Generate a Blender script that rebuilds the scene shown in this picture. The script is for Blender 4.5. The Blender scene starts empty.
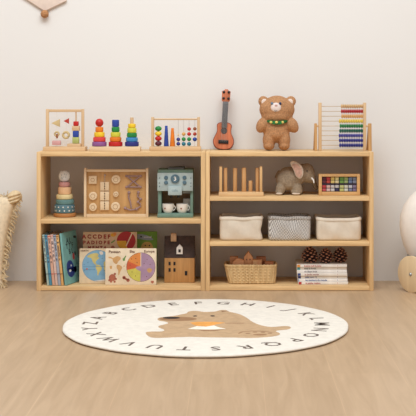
import bpy, bmesh, math, random
from mathutils import Vector, Matrix
random.seed(7)
PI = math.pi
C = bpy.context.scene.collection
SC = bpy.context.scene
# ---------------------------------------------------------------- camera geometry
D, H, FPX, VX, VY = 5.561, 0.931, 1170.0, 235.0, 95.0
def PX(px, y=0.0): return (px - VX) / FPX * (D + y)
def PZ(py, y=0.0): return H - (py - VY) / FPX * (D + y)
def PL(n, y=0.0): return n / FPX * (D + y)
def GP(px, py, z=0.013):
    d = FPX * (H - z) / (py - VY)
    return ((px - VX) / FPX * d, d - D)
# ---------------------------------------------------------------- materials
def lin(c):
    out = []
    for v in c:
        v /= 255.0
        out.append(v / 12.92 if v <= 0.04045 else ((v + 0.055) / 1.055) ** 2.4)
    return tuple(out) + (1.0,)
MATS = {}
def newmat(name):
    m = bpy.data.materials.new(name); m.use_nodes = True
    nt = m.node_tree; b = nt.nodes['Principled BSDF']
    return m, nt, b
def mat(name, rgb, rough=0.55, var=0.06, scale=30, bump=0.0, bscale=200, metal=0.0, spec=0.4):
    if name in MATS: return MATS[name]
    m, nt, b = newmat(name)
    N = nt.nodes; L = nt.links
    tc = N.new('ShaderNodeTexCoord'); nz = N.new('ShaderNodeTexNoise')
    nz.inputs['Scale'].default_value = scale; nz.inputs['Detail'].default_value = 3
    L.new(tc.outputs['Object'], nz.inputs['Vector'])
    r = N.new('ShaderNodeValToRGB')
    r.color_ramp.elements[0].position = 0.3; r.color_ramp.elements[1].position = 0.7
    r.color_ramp.elements[0].color = lin([max(0, v * (1 - var)) for v in rgb])
    r.color_ramp.elements[1].color = lin([min(255, v * (1 + var * .6)) for v in rgb])
    L.new(nz.outputs['Fac'], r.inputs['Fac']); L.new(r.outputs['Color'], b.inputs['Base Color'])
    b.inputs['Roughness'].default_value = rough; b.inputs['Metallic'].default_value = metal
    b.inputs['Specular IOR Level'].default_value = spec
    if bump:
        n2 = N.new('ShaderNodeTexNoise'); n2.inputs['Scale'].default_value = bscale; n2.inputs['Detail'].default_value = 2
        L.new(tc.outputs['Object'], n2.inputs['Vector'])
        bp = N.new('ShaderNodeBump'); bp.inputs['Strength'].default_value = bump; bp.inputs['Distance'].default_value = 0.004
        L.new(n2.outputs['Fac'], bp.inputs['Height']); L.new(bp.outputs['Normal'], b.inputs['Normal'])
    MATS[name] = m
    return m
def wood(name, rgb, dark=0.82, axis='X', scale=1.0, rough=0.5):
    if name in MATS: return MATS[name]
    m, nt, b = newmat(name); N = nt.nodes; L = nt.links
    tc = N.new('ShaderNodeTexCoord'); mp = N.new('ShaderNodeMapping')
    s = [70 * scale] * 3; s['XYZ'.index(axis)] = 4 * scale
    mp.inputs['Scale'].default_value = s
    L.new(tc.outputs['Object'], mp.inputs['Vector'])
    n1 = N.new('ShaderNodeTexNoise'); n1.inputs['Scale'].default_value = 1; n1.inputs['Detail'].default_value = 6; n1.inputs['Roughness'].default_value = .6
    n1.inputs['Distortion'].default_value = .4
    L.new(mp.outputs['Vector'], n1.inputs['Vector'])
    r = N.new('ShaderNodeValToRGB')
    r.color_ramp.elements[0].position = 0.3; r.color_ramp.elements[1].position = 0.68
    r.color_ramp.elements[0].color = lin([v * dark ** (1 + .25 * i) for i, v in enumerate(rgb)]); r.color_ramp.elements[1].color = lin(rgb)
    L.new(n1.outputs['Fac'], r.inputs['Fac']); L.new(r.outputs['Color'], b.inputs['Base Color'])
    b.inputs['Roughness'].default_value = rough; b.inputs['Specular IOR Level'].default_value = .35
    MATS[name] = m
    return m
def knit(name, c1, c2, k, bump=.6):
    """rows of small slanted stitches"""
    m, nt, b = newmat(name); N = nt.nodes; L = nt.links
    tc = N.new('ShaderNodeTexCoord'); sp = N.new('ShaderNodeSeparateXYZ'); L.new(tc.outputs['Object'], sp.inputs[0])
    def mth(op, a, b_=None):
        n = N.new('ShaderNodeMath'); n.operation = op
        for i, v in enumerate((a, b_)):
            if v is None: continue
            if isinstance(v, (int, float)): n.inputs[i].default_value = v
            else: L.new(v, n.inputs[i])
        return n.outputs[0]
    nz = N.new('ShaderNodeTexNoise'); nz.inputs['Scale'].default_value = 40; L.new(tc.outputs['Object'], nz.inputs['Vector'])
    u_ = mth('ADD', mth('ADD', sp.outputs[0], sp.outputs[1]), mth('MULTIPLY', nz.outputs['Fac'], .006)); v_ = mth('ADD', sp.outputs[2], mth('MULTIPLY', nz.outputs['Fac'], .004))
    s1 = mth('SINE', mth('MULTIPLY', mth('ADD', u_, mth('MULTIPLY', v_, .55)), k)); s2 = mth('SINE', mth('MULTIPLY', mth('SUBTRACT', v_, mth('MULTIPLY', u_, .35)), k))
    f = mth('ADD', mth('MULTIPLY', mth('MULTIPLY', s1, s2), .5), .5)
    r = N.new('ShaderNodeValToRGB'); r.color_ramp.elements[0].position = .22; r.color_ramp.elements[1].position = .6
    r.color_ramp.elements[0].color = lin(c2); r.color_ramp.elements[1].color = lin(c1)
    L.new(f, r.inputs['Fac']); L.new(r.outputs['Color'], b.inputs['Base Color'])
    bp = N.new('ShaderNodeBump'); bp.inputs['Strength'].default_value = bump; bp.inputs['Distance'].default_value = .003
    L.new(f, bp.inputs['Height']); L.new(bp.outputs['Normal'], b.inputs['Normal'])
    b.inputs['Roughness'].default_value = .9; b.inputs['Specular IOR Level'].default_value = .1
    return m
def wall_material():
    m, nt, b = newmat('wall_paint'); N = nt.nodes; L = nt.links
    tc = N.new('ShaderNodeTexCoord'); nz = N.new('ShaderNodeTexNoise'); nz.inputs['Scale'].default_value = 1.5
    L.new(tc.outputs['Object'], nz.inputs['Vector'])
    r = N.new('ShaderNodeValToRGB'); r.color_ramp.elements[0].color = lin((229, 227, 223)); r.color_ramp.elements[1].color = lin((232, 230, 226))
    L.new(nz.outputs['Fac'], r.inputs['Fac']); L.new(r.outputs['Color'], b.inputs['Base Color'])
    n2 = N.new('ShaderNodeTexNoise'); n2.inputs['Scale'].default_value = 250
    L.new(tc.outputs['Object'], n2.inputs['Vector'])
    bp = N.new('ShaderNodeBump'); bp.inputs['Strength'].default_value = .05; bp.inputs['Distance'].default_value = .001
    L.new(n2.outputs['Fac'], bp.inputs['Height']); L.new(bp.outputs['Normal'], b.inputs['Normal'])
    b.inputs['Roughness'].default_value = .9; b.inputs['Specular IOR Level'].default_value = .15
    return m
def floor_material():
    m, nt, b = newmat('oak_laminate'); N = nt.nodes; L = nt.links
    tc = N.new('ShaderNodeTexCoord')
    mp = N.new('ShaderNodeMapping'); mp.vector_type = 'POINT'
    mp.inputs['Rotation'].default_value = (0, 0, PI / 2)
    # after rotation: brick u = -y , brick v = x
    mp.inputs['Location'].default_value = (-1.655, -0.091 + 0.232 * 20, 0)
    L.new(tc.outputs['Object'], mp.inputs['Vector'])
    br = N.new('ShaderNodeTexBrick'); br.offset = .5; br.inputs['Scale'].default_value = 1
    br.inputs['Brick Width'].default_value = 1.6; br.inputs['Row Height'].default_value = .232
    br.inputs['Mortar Size'].default_value = .0016; br.inputs['Mortar Smooth'].default_value = .3
    br.inputs['Color1'].default_value = lin(FLOOR1); br.inputs['Color2'].default_value = lin(FLOOR2)
    br.inputs['Mortar'].default_value = lin([v * 1.05 for v in FLOOR1])
    L.new(mp.outputs['Vector'], br.inputs['Vector'])
    m2 = N.new('ShaderNodeMapping'); m2.inputs['Scale'].default_value = (26, 2.2, 1); L.new(tc.outputs['Object'], m2.inputs['Vector'])
    nz = N.new('ShaderNodeTexNoise'); nz.inputs['Scale'].default_value = 1; nz.inputs['Detail'].default_value = 7; nz.inputs['Distortion'].default_value = 1.2
    L.new(m2.outputs['Vector'], nz.inputs['Vector'])
    r = N.new('ShaderNodeValToRGB'); r.color_ramp.elements[0].position = .3; r.color_ramp.elements[1].position = .7
    r.color_ramp.elements[0].color = (.80, .77, .73, 1); r.color_ramp.elements[1].color = (1, 1, 1, 1)
    L.new(nz.outputs['Fac'], r.inputs['Fac'])
    mx = N.new('ShaderNodeMix'); mx.data_type = 'RGBA'; mx.blend_type = 'MULTIPLY'; mx.inputs[0].default_value = .8
    L.new(br.outputs['Color'], mx.inputs[6]); L.new(r.outputs['Color'], mx.inputs[7])
    L.new(mx.outputs[2], b.inputs['Base Color'])
    b.inputs['Roughness'].default_value = .38; b.inputs['Specular IOR Level'].default_value = .45
    return m
# ---------------------------------------------------------------- mesh helpers
MI = 0
def setmi(i):
    global MI; MI = i
def _new(bm, f0):
    if f0 is None: return
    for f in bm.faces:
        if f not in f0: f.material_index = MI
def box(bm, x0, x1, y0, y1, z0, z1, bev=0.0, M=None, seg=2):
    f0 = set(bm.faces) if MI else None
    vs = [bm.verts.new(p) for p in ((x0,y0,z0),(x1,y0,z0),(x1,y1,z0),(x0,y1,z0),(x0,y0,z1),(x1,y0,z1),(x1,y1,z1),(x0,y1,z1))]
    fs = [bm.faces.new([vs[i] for i in q]) for q in ((0,3,2,1),(4,5,6,7),(0,1,5,4),(1,2,6,5),(2,3,7,6),(3,0,4,7))]
    if M is not None: bmesh.ops.transform(bm, matrix=M, verts=vs)
    if bev > 0:
        es = list({e for f in fs for e in f.edges})
        bmesh.ops.bevel(bm, geom=es, offset=bev, segments=seg, profile=.5, affect='EDGES')
    _new(bm, f0)
def cbox(bm, c, s, bev=0.0, M=None):
    box(bm, c[0]-s[0]/2, c[0]+s[0]/2, c[1]-s[1]/2, c[1]+s[1]/2, c[2]-s[2]/2, c[2]+s[2]/2, bev, M)
def frame_for(d):
    d = Vector(d).normalized()
    a = Vector((0,0,1)) if abs(d.z) < .9 else Vector((1,0,0))
    u = d.cross(a).normalized(); v = d.cross(u).normalized()
    return u, v
def loft(bm, rings, cap0=True, cap1=True):
    f0 = set(bm.faces) if MI else None
    R = [[bm.verts.new(p) for p in r] for r in rings]
    n = len(R[0])
    for a, b in zip(R[:-1], R[1:]):
        for i in range(n):
            bm.faces.new((a[i], a[(i+1) % n], b[(i+1) % n], b[i]))
    if cap0: bm.faces.new(list(reversed(R[0])))
    if cap1: bm.faces.new(R[-1])
    _new(bm, f0)
def cyl(bm, p0, p1, r0, r1=None, seg=20, bev=0.0):
    r1 = r0 if r1 is None else r1
    p0 = Vector(p0); p1 = Vector(p1); d = (p1 - p0); L = d.length; dn = d / L
    u, v = frame_for(dn)
    prof = [(0, r0), (L, r1)]
    if bev: prof = [(0, r0 - bev), (bev*.3, r0 - bev*.3), (bev, r0), (L - bev, r1), (L - bev*.3, r1 - bev*.3), (L, r1 - bev)]
    loft(bm, [[p0 + dn*h + (u*math.cos(2*PI*i/seg) + v*math.sin(2*PI*i/seg))*r for i in range(seg)] for h, r in prof])
def lathe(bm, c, prof, seg=28, axis=(0,0,1)):
    c = Vector(c); dn = Vector(axis).normalized(); u, v = frame_for(dn)
    loft(bm, [[c + dn*h + (u*math.cos(2*PI*i/seg) + v*math.sin(2*PI*i/seg))*max(r, 1e-5) for i in range(seg)] for h, r in prof])
def ring_prof(h0, h1, r, bev):
    return [(h0, r*.3), (h0, r-bev), (h0+bev*.3, r-bev*.3), (h0+bev, r), (h1-bev, r), (h1-bev*.3, r-bev*.3), (h1, r-bev), (h1, r*.3)]
def ell(bm, c, r, M=None, seg=20, rings=14):
    f0 = set(bm.faces) if MI else None
    m = Matrix.Translation(Vector(c)) @ (M if M is not None else Matrix()) @ Matrix.Diagonal((r[0], r[1], r[2], 1))
    bmesh.ops.create_uvsphere(bm, u_segments=seg, v_segments=rings, radius=1, matrix=m)
    _new(bm, f0)
def tube(bm, pts, r, seg=8, closed=False, r_end=None):
    pts = [Vector(p) for p in pts]; n = len(pts); rings = []
    for i, p in enumerate(pts):
        if closed: d = pts[(i+1) % n] - pts[i-1]
        else: d = pts[min(i+1, n-1)] - pts[max(i-1, 0)]
        u, v = frame_for(d)
        rr = r if r_end is None else r + (r_end - r)*i/(n-1)
        rings.append([p + (u*math.cos(2*PI*k/seg) + v*math.sin(2*PI*k/seg))*rr for k in range(seg)])
    if closed: rings.append(rings[0])
    loft(bm, rings, not closed, not closed)
    if closed: bmesh.ops.remove_doubles(bm, verts=bm.verts, dist=1e-6)
def torus(bm, c, R, r, axis=(0,-1,0), seg=28, s2=10):
    u, v = frame_for(axis); c = Vector(c)
    tube(bm, [c + (u*math.cos(2*PI*i/seg) + v*math.sin(2*PI*i/seg))*R for i in range(seg)], r, s2, True)
def prism(bm, pts, y0, y1, bev=0.0, plane='XZ', M=None):
    """outline (a,b) extruded along the plane's third axis between y0 and y1"""
    f0 = set(bm.faces) if MI else None
    def P(a, b, t): return (a, t, b) if plane == 'XZ' else ((a, b, t) if plane == 'XY' else (t, a, b))
    A = [bm.verts.new(P(a, b, y0)) for a, b in pts]; B = [bm.verts.new(P(a, b, y1)) for a, b in pts]
    n = len(pts); fs = [bm.faces.new(A), bm.faces.new(list(reversed(B)))]
    for i in range(n): fs.append(bm.faces.new((A[i], B[i], B[(i+1) % n], A[(i+1) % n])))
    bmesh.ops.recalc_face_normals(bm, faces=fs)
    if M is not None: bmesh.ops.transform(bm, matrix=M, verts=A + B)
    if bev:
        es = list(set(fs[0].edges) | set(fs[1].edges))
        bmesh.ops.bevel(bm, geom=es, offset=bev, segments=2, profile=.5, affect='EDGES')
    _new(bm, f0)
def circle(cx, cy, rx, ry=None, n=32, a0=0, a1=2*PI):
    ry = rx if ry is None else ry
    full = abs(a1 - a0 - 2*PI) < 1e-6
    k = n if full else n + 1
    return [(cx + rx*math.cos(a0 + (a1-a0)*i/n), cy + ry*math.sin(a0 + (a1-a0)*i/n)) for i in range(k)]
def smooth_poly(pts, n=3):
    """closed Catmull-Rom"""
    out = []; k = len(pts)
    for i in range(k):
        p0, p1, p2, p3 = [Vector(pts[(i+j-1) % k]) for j in range(4)]
        for s in range(n):
            t = s / n
            q = .5*((2*p1) + (p2-p0)*t + (2*p0-5*p1+4*p2-p3)*t*t + (3*p1-p0-3*p2+p3)*t**3)
            out.append((q.x, q.y))
    return out
def text(bm, s, size, c, ex=(1,0,0), ey=(0,0,1), en=(0,-1,0), t=.0006, bold=0.0, align='CENTER'):
    f0 = set(bm.faces) if MI else None
    cu = bpy.data.curves.new('t', 'FONT'); cu.body = s; cu.size = size; cu.extrude = t/2; cu.offset = bold
    cu.align_x = align; cu.align_y = 'CENTER'; cu.resolution_u = 2
    o = bpy.data.objects.new('t', cu)
    me = bpy.data.meshes.new_from_object(o)
    ex, ey, en, c = Vector(ex), Vector(ey), Vector(en), Vector(c)
    vs = [bm.verts.new(c + ex*v.co.x + ey*v.co.y + en*(v.co.z + t/2)) for v in me.vertices]
    for p in me.polygons:
        try: bm.faces.new([vs[i] for i in p.vertices])
        except ValueError: pass
    bpy.data.objects.remove(o); bpy.data.curves.remove(cu); bpy.data.meshes.remove(me)
    _new(bm, f0)
# ---------------------------------------------------------------- objects
ROOT = {}
def link(o, parent): 
    C.objects.link(o)
    if parent is not None: o.parent = parent; ROOT[o.name] = ROOT[parent.name]
def obj(name, bm, mats, parent=None, origin=None, angle=40, label=None):
    bmesh.ops.recalc_face_normals(bm, faces=bm.faces)
    if parent is not None: org = ROOT[parent.name]
    else: org = Vector(origin if origin is not None else (0, 0, 0))
    bmesh.ops.translate(bm, verts=bm.verts, vec=-org)
    me = bpy.data.meshes.new(name); bm.to_mesh(me); bm.free()
    for m in (mats if isinstance(mats, (list, tuple)) else [mats]): me.materials.append(m)
    for p in me.polygons: p.use_smooth = True
    me.set_sharp_from_angle(angle=math.radians(angle))
    o = bpy.data.objects.new(name, me); link(o, parent)
    if parent is None: o.location = org; ROOT[o.name] = org.copy()
    if label: o['label'] = label
    setmi(0)
    return o
def inst(name, me, parent, loc):
    o = bpy.data.objects.new(name, me); link(o, parent)
    o.location = Vector(loc) - ROOT[parent.name]
    return o
def tag(o, label, cat, group=None):
    o['label'] = label; o['category'] = cat
    if group: o['group'] = group
    return o
def thing(name, label, cat, loc, group=None):
    o = bpy.data.objects.new(name, None); C.objects.link(o); o.location = loc; o.empty_display_size = .05
    ROOT[o.name] = Vector(loc)
    return tag(o, label, cat, group)
def struct(name, bm, m):
    o = obj(name, bm, m); o['kind'] = 'structure'; return o
B = bmesh.new
def blob(name, parts, m, parent=None, origin=None, voxel=.004, smooth=6):
    bm = B()
    for p in parts: ell(bm, *p)
    me = bpy.data.meshes.new('b'); bm.to_mesh(me); bm.free()
    o = bpy.data.objects.new('b', me); C.objects.link(o)
    md = o.modifiers.new('r', 'REMESH'); md.mode = 'VOXEL'; md.voxel_size = voxel
    s = o.modifiers.new('s', 'SMOOTH'); s.iterations = smooth; s.factor = .5
    dg = bpy.context.evaluated_depsgraph_get(); me2 = bpy.data.meshes.new_from_object(o.evaluated_get(dg))
    bpy.data.objects.remove(o)
    bm = B(); bm.from_mesh(me2); bpy.data.meshes.remove(me2)
    zm = min(v.co.z for v in bm.verts); g = ROOT[parent.name].z + .0006
    for v in bm.verts:
        k = max(0, 1 - (v.co.z - zm)/.05); v.co.z += (g - zm)*k
    return obj(name, bm, m, parent, origin, 180)
def RY(a): return Matrix.Rotation(a, 4, 'Y')
def RZ(a): return Matrix.Rotation(a, 4, 'Z')
def RX(a): return Matrix.Rotation(a, 4, 'X')

# ================================================================ SETTING
FLOOR1 = (194, 166, 133); FLOOR2 = (199, 171, 138)
WALL_Y = .302
bm = B(); box(bm, -5, 5, WALL_Y, WALL_Y + .1, 0, 3.2); struct('wall_back', bm, wall_material())
bm = B(); box(bm, -5, 5, -7.5, WALL_Y + .1, -.05, 0); struct('floor', bm, floor_material())

# ================================================================ shared materials
PINE = (238, 202, 148)
pine_x = wood('pine_x', PINE, .86, 'X'); pine_z = wood('pine_z', PINE, .86, 'Z')
beech = wood('beech', (224, 192, 150), .9, 'X'); beech_z = wood('beech_z', (224, 192, 150), .9, 'Z')
maple = wood('maple', (232, 208, 172), .92, 'X'); maple_z = wood('maple_z', (232, 208, 172), .92, 'Z')
red = mat('red_paint', (196, 38, 36), .4); orange = mat('orange_paint', (232, 128, 36), .4); yellow = mat('yellow_paint', (238, 200, 50), .4)
lime = mat('lime_paint', (214, 212, 70), .4); green = mat('green_paint', (36, 138, 66), .4); blue = mat('blue_paint', (44, 72, 160), .4)
navy = mat('navy_paint', (44, 52, 130), .4); sky = mat('light_blue_paint', (62, 140, 200), .4); purple = mat('purple_paint', (140, 90, 150), .4)
coral = mat('coral_paint', (222, 72, 70), .4); teal = mat('teal_paint', (40, 120, 140), .4); maroon = mat('maroon_paint', (92, 36, 50), .4)
dkgreen = mat('dark_green_paint', (26, 92, 74), .4); indigo = mat('indigo_paint', (52, 58, 136), .4); brown = mat('brown_paint', (150, 84, 52), .45)
black = mat('black_plastic', (28, 25, 26), .4); white = mat('white_paint', (238, 234, 226), .5); wire = mat('steel_wire', (200, 196, 190), .35, metal=.6)
string_m = mat('pale_cord', (225, 215, 200), .8)

# ================================================================ BOOKCASES
T = .0203; TOP = .660
def bookcase(x0, x1, shelves, label):
    r = thing('bookcase', label, 'bookcase', ((x0+x1)/2, .15, 0), 'pine bookcases against the wall')
    for a in (x0, x1 - T):
        bm = B(); box(bm, a, a + T, 0, .298, 0, TOP, .0018); obj('side_panel', bm, pine_z, r)
    for nm, zt in (('top_panel', TOP - .0004), ('bottom_panel', .022)):
        bm = B(); box(bm, x0 + T, x1 - T, .0006, .298, zt - T, zt, .0015); obj(nm, bm, pine_x, r)
    for z in shelves:
        bm = B(); box(bm, x0 + T, x1 - T, .0006, .298, z - T, z, .0015); obj('shelf', bm, pine_x, r)
    return r
LX0, LX1 = PX(36.5), PX(205.1); RX0, RX1 = PX(205.4), PX(373.7)
LM = .340; RU, RL = .448, .233; BOT = .022
bookcase(LX0, LX1, [LM], 'pale pine bookcase with a single middle shelf holding a wooden latch board')
bookcase(RX0, RX1, [RU, RL], 'pale pine bookcase with two inner shelves holding fabric baskets')

# ================================================================ LEFT TOP
# --- threading shapes frame
y = .13
t = thing('shape_threading_frame', 'small natural wooden frame with hanging triangles and a rod of coloured blocks', 'toy', (PX(65,y), y, TOP))
bm = B(); box(bm, PX(44.3,y), PX(86.3,y), y-.045, y+.045, TOP, PZ(146.4,y), .002); obj('base', bm, beech, t)
for a, b in ((46, 49), (81.4, 84.2)):
    bm = B(); box(bm, PX(a,y), PX(b,y), y-.007, y+.007, PZ(146.4,y), PZ(109,y), .0015); obj('post', bm, beech_z, t)
bm = B(); box(bm, PX(49,y), PX(81.4,y), y-.006, y+.006, PZ(112,y), PZ(109.3,y), .0015); obj('top_bar', bm, beech, t)
bm = B(); cyl(bm, (PX(76,y),y,PZ(146,y)), (PX(76,y),y,PZ(111.5,y)), .0035); obj('dowel', bm, beech_z, t)
bm = B(); box(bm, PX(68,y), PX(81.3,y), y-.03, y+.03, PZ(146.4,y), PZ(143.5,y), .0015); obj('step', bm, beech, t)
for a, b, c, d, m in ((73.6,78.6,121.3,125.8,red),(72.2,79.8,125.9,130.7,beech),(73,78.8,130.8,137,blue),(72.6,79.1,137.1,143.4,mat('sage_paint',(178,186,110)))):
    bm = B(); box(bm, PX(a,y), PX(b,y), y-.013, y+.013, PZ(d,y), PZ(c,y), .003); obj('block', bm, m, t)
def tri(pts, m):
    bm = B(); prism(bm, [(PX(a,y), PZ(b,y)) for a, b in pts], y-.006, y+.006, .001); obj('triangle', bm, m, t)
tri(((51.3,123.2),(59.9,119),(59.9,126.9)), mat('straw_paint', (206, 182, 132)))
tri(((63.6,121),(69,118.2),(69,123.8)), mat('brick_paint', (184, 62, 48)))
bm = B(); torus(bm, (PX(66,y),y,PZ(135,y)), PL(2.9,y), PL(1.25,y)); obj('ring', bm, mat('straw_paint', 0), t)
bm = B(); torus(bm, (PX(56.8,y),y,PZ(134,y)), PL(2,y), PL(1,y)); setmi(1)
box(bm, PX(56.2,y), PX(57.9,y), y-.005, y+.005, PZ(138.3,y), PZ(134,y), .001); obj('mushroom_bead', bm, [mat('straw_paint', 0), brown], t)
bm = B(); box(bm, PX(52.4,y), PX(60.8,y), y-.012, y+.012, PZ(145,y), PZ(140.6,y), .0015); obj('pink_block', bm, mat('dusty_pink', (208, 158, 156)), t)
for a, b0, b1 in ((56.8,112,121),(56.8,125.2,132),(56.8,136.8,140.6),(56.6,144.8,146.4),(67,112,119.5),(66.2,122.5,131)):
    bm = B(); cyl(bm, (PX(a,y),y,PZ(b0,y)), (PX(a,y),y,PZ(b1,y)), .0006, seg=6); obj('cord', bm, string_m, t)

# --- triple ring stacker
y = .11
t = thing('stacking_toy', 'wooden base with three pegs of rainbow stacking pieces', 'toy', (PX(115.5,y), y, TOP))
bm = B(); box(bm, PX(90.3,y), PX(140.8,y), y-.035, y+.035, TOP, PZ(146.3,y), .002); obj('base', bm, maple, t)
ys = [146.2, 141.6, 137, 132, 126.9, 123.2]
for cx, cols, hws in ((99.4,(purple,coral,yellow,orange),(7.3,6.3,5.3,4)),(115.6,(red,orange,lime,green),(7,5.8,5,4)),(131.9,(navy,sky,green,lime,yellow),(7,6,5.1,4.6,3.9))):
    yy = ys if len(cols) == 4 else [146.2, 141.6, 137.3, 132.8, 127.9, 123.6]
    bm = B(); cyl(bm, (PX(cx,y),y,PZ(146.4,y)), (PX(cx,y),y,PZ(117.4 if len(cols)==5 else 124,y)), PL(1.8,y), bev=.002); obj('peg', bm, beech_z, t)
    for i, (m, hw) in enumerate(zip(cols, hws)):
        z0, z1 = PZ(yy[i],y) + .0003, PZ(yy[i+1],y) - .0003
        bm = B(); r_ = PL(hw,y)
        if cx > 110 and cx < 120 or i % 2 == 0: lathe(bm, (PX(cx,y),y,0), ring_prof(z0, z1, r_, .004))
        else: lathe(bm, (PX(cx,y),y,0), ring_prof(z0, z1, r_, .0035))
        obj('ring', bm, m, t)
    if cx < 100:
        bm = B(); ell(bm, (PX(cx,y),y,PZ(122.7,y)), [PL(4.1,y)]*3); obj('ball', bm, red, t)
    elif cx < 120:
        bm = B(); lathe(bm, (PX(cx,y),y,0), ring_prof(PZ(126.8,y), PZ(119.8,y), PL(3.6,y), .003)); obj('cap', bm, blue, t)

# --- counting frame
y = .13
t = thing('counting_frame', 'low wooden counting frame with egg beads, two cones and wires of beads', 'toy', (PX(175,y), y, TOP))
bm = B(); box(bm, PX(149.8,y), PX(201,y), y-.035, y+.035, TOP, PZ(146.3,y), .002); obj('base', bm, beech, t)
for a, b in ((151.4,154),(197.2,199.9)):
    bm = B(); box(bm, PX(a,y), PX(b,y), y-.018, y+.018, PZ(146.3,y), PZ(117,y), .002); obj('post', bm, beech_z, t)
bm = B(); cyl(bm, (PX(154,y),y,PZ(119.2,y)), (PX(197.2,y),y,PZ(119.2,y)), PL(.8,y)); obj('top_bar', bm, beech, t)
def wire_at(px, top=119.2, r=.0009):
    bm = B(); cyl(bm, (PX(px,y),y,PZ(146.3,y)), (PX(px,y),y,PZ(top,y)), r, seg=8); obj('wire', bm, wire, t)
wire_at(158.4, 125.8)
for py, m in ((128.6,green),(133.6,yellow),(138.5,red),(143.5,maroon)):
    bm = B(); ell(bm, (PX(158.4,y),y,PZ(py,y)), (PL(3.4,y),PL(3.4,y),PL(2.5,y))); obj('egg_bead', bm, m, t)
for px, top, h0, h1, m in ((166.3,125.7,1.3,2.5,blue),(172.5,128,1.3,2.7,orange)):
    bm = B(); cyl(bm, (PX(px,y),y,PZ(146.3,y)), (PX(px,y),y,PZ(top,y)), PL(h1,y), PL(h0,y), 24, .0015); obj('cone', bm, m, t)
for px, bs in ((178.3,((134.8,maple,1),(139.4,indigo,2),(143.8,indigo,2))),(183.7,((134,mat('tan_paint',(214,166,96)),1.9),(139.2,green,2.1),(143.9,teal,2.1))),
               (189.1,((129,red,1.9),(134,red,2),(139.2,green,2.1),(143.9,teal,2.1))),(194.8,((128.8,brown,1.8),(134,mat('rust_paint',(176,62,42)),1.9),(139.3,blue,2.2)))):
    wire_at(px)
    for py, m, r_ in bs:
        bm = B(); ell(bm, (PX(px,y),y,PZ(py,y)), (PL(r_,y),PL(r_,y),PL(r_*.95,y)), seg=16, rings=10); obj('bead', bm, m, t)

# ================================================================ RIGHT TOP
# --- ukulele
u = 5.8 / FPX * 1.03
y = .225
t = thing('toy_ukulele', 'small orange ukulele with black bridge leaning against the white wall', 'ukulele', (PX(223,y), y, TOP))
UM = Matrix.Translation((PX(223,y), y, TOP)) @ RX(-.13) @ RY(math.radians(3.2))
uk_top = wood('ukulele_top', (208, 122, 84), .82, 'Z', .7, .4); uk_side = mat('ukulele_side', (120, 50, 38), .35); fret = mat('fretboard_grey', (96, 95, 97), .5)
def ubm(bm): bmesh.ops.transform(bm, matrix=UM, verts=bm.verts); return bm
WB = 1.14
prof = [(0,.5),(.3,3.6),(1.2,5.8),(3,7.6),(6,8.8),(9,8.9),(12,8.1),(15,6.8),(17,6.2),(19,6.05),(21,6.2),(23.5,6.4),(25.4,5.4),(26.6,3)]
outl = smooth_poly([(h*u*WB, v*u) for v, h in prof] + [(-h*u*WB, v*u) for v, h in reversed(prof)], 2)
bm = B(); setmi(0); prism(bm, outl, -.016, .022, .003); 
setmi(1)
prism(bm, [(a*.93, b*.95 + .003) for a, b in outl], -.0175, -.015)
obj('body', ubm(bm), [uk_side, uk_top], t)
bm = B(); cyl(bm, (0,-.0172,18.2*u), (0,-.0188,18.2*u), 3.1*u, seg=28); setmi(1); cyl(bm, (0,-.0186,18.2*u), (0,-.0192,18.2*u), 2.5*u, seg=28); obj('soundhole', ubm(bm), [black, mat('hole_dark', (70, 66, 68), .7)], t)
bm = B(); box(bm, -2.5*u, 2.5*u, -.012, .004, 24*u, 47*u, .002); obj('neck', ubm(bm), uk_side, t)
bm = B(); box(bm, -2.7*u, 2.7*u, -.0235, -.0125, 21*u, 46.6*u, .001)
for i in range(1, 9): box(bm, -2.7*u, 2.7*u, -.0245, -.0234, (46.6 - i*2.8)*u - .0005, (46.6 - i*2.8)*u + .0005)
obj('fretboard', ubm(bm), fret, t)
hd = [(-2.6,46.4),(2.6,46.4),(4,48),(4.2,57),(2.5,57.6),(1.2,59),(-1.2,59),(-2.5,57.6),(-4.2,57),(-4,48)]
bm = B(); prism(bm, [(a*u, b*u) for a, b in hd], -.016, 0, .0015); obj('headstock', ubm(bm), uk_top, t)
for a in (-2.3, 2.5):
    for b in (49.8, 56):
        bm = B(); lathe(bm, (a*u,-.016,b*u), [(0,1.3*u),(.002,1.3*u),(.004,1*u),(.008,.9*u),(.009,.5*u)], 16, (0,-1,0)); obj('tuning_peg', ubm(bm), black, t)
bm = B(); box(bm, -4.8*u, 4.8*u, -.0235, -.0168, 5.6*u, 9.1*u, .0015); obj('bridge', ubm(bm), black, t)
for i in range(4):
    a = (-1.5 + i)*1.1*u
    bm = B(); cyl(bm, (a*1.4,-.0255,7.4*u), (a,-.0255,47*u), .0005, seg=6); obj('string', ubm(bm), mat('string_grey', (170, 165, 158), .5), t)

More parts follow.
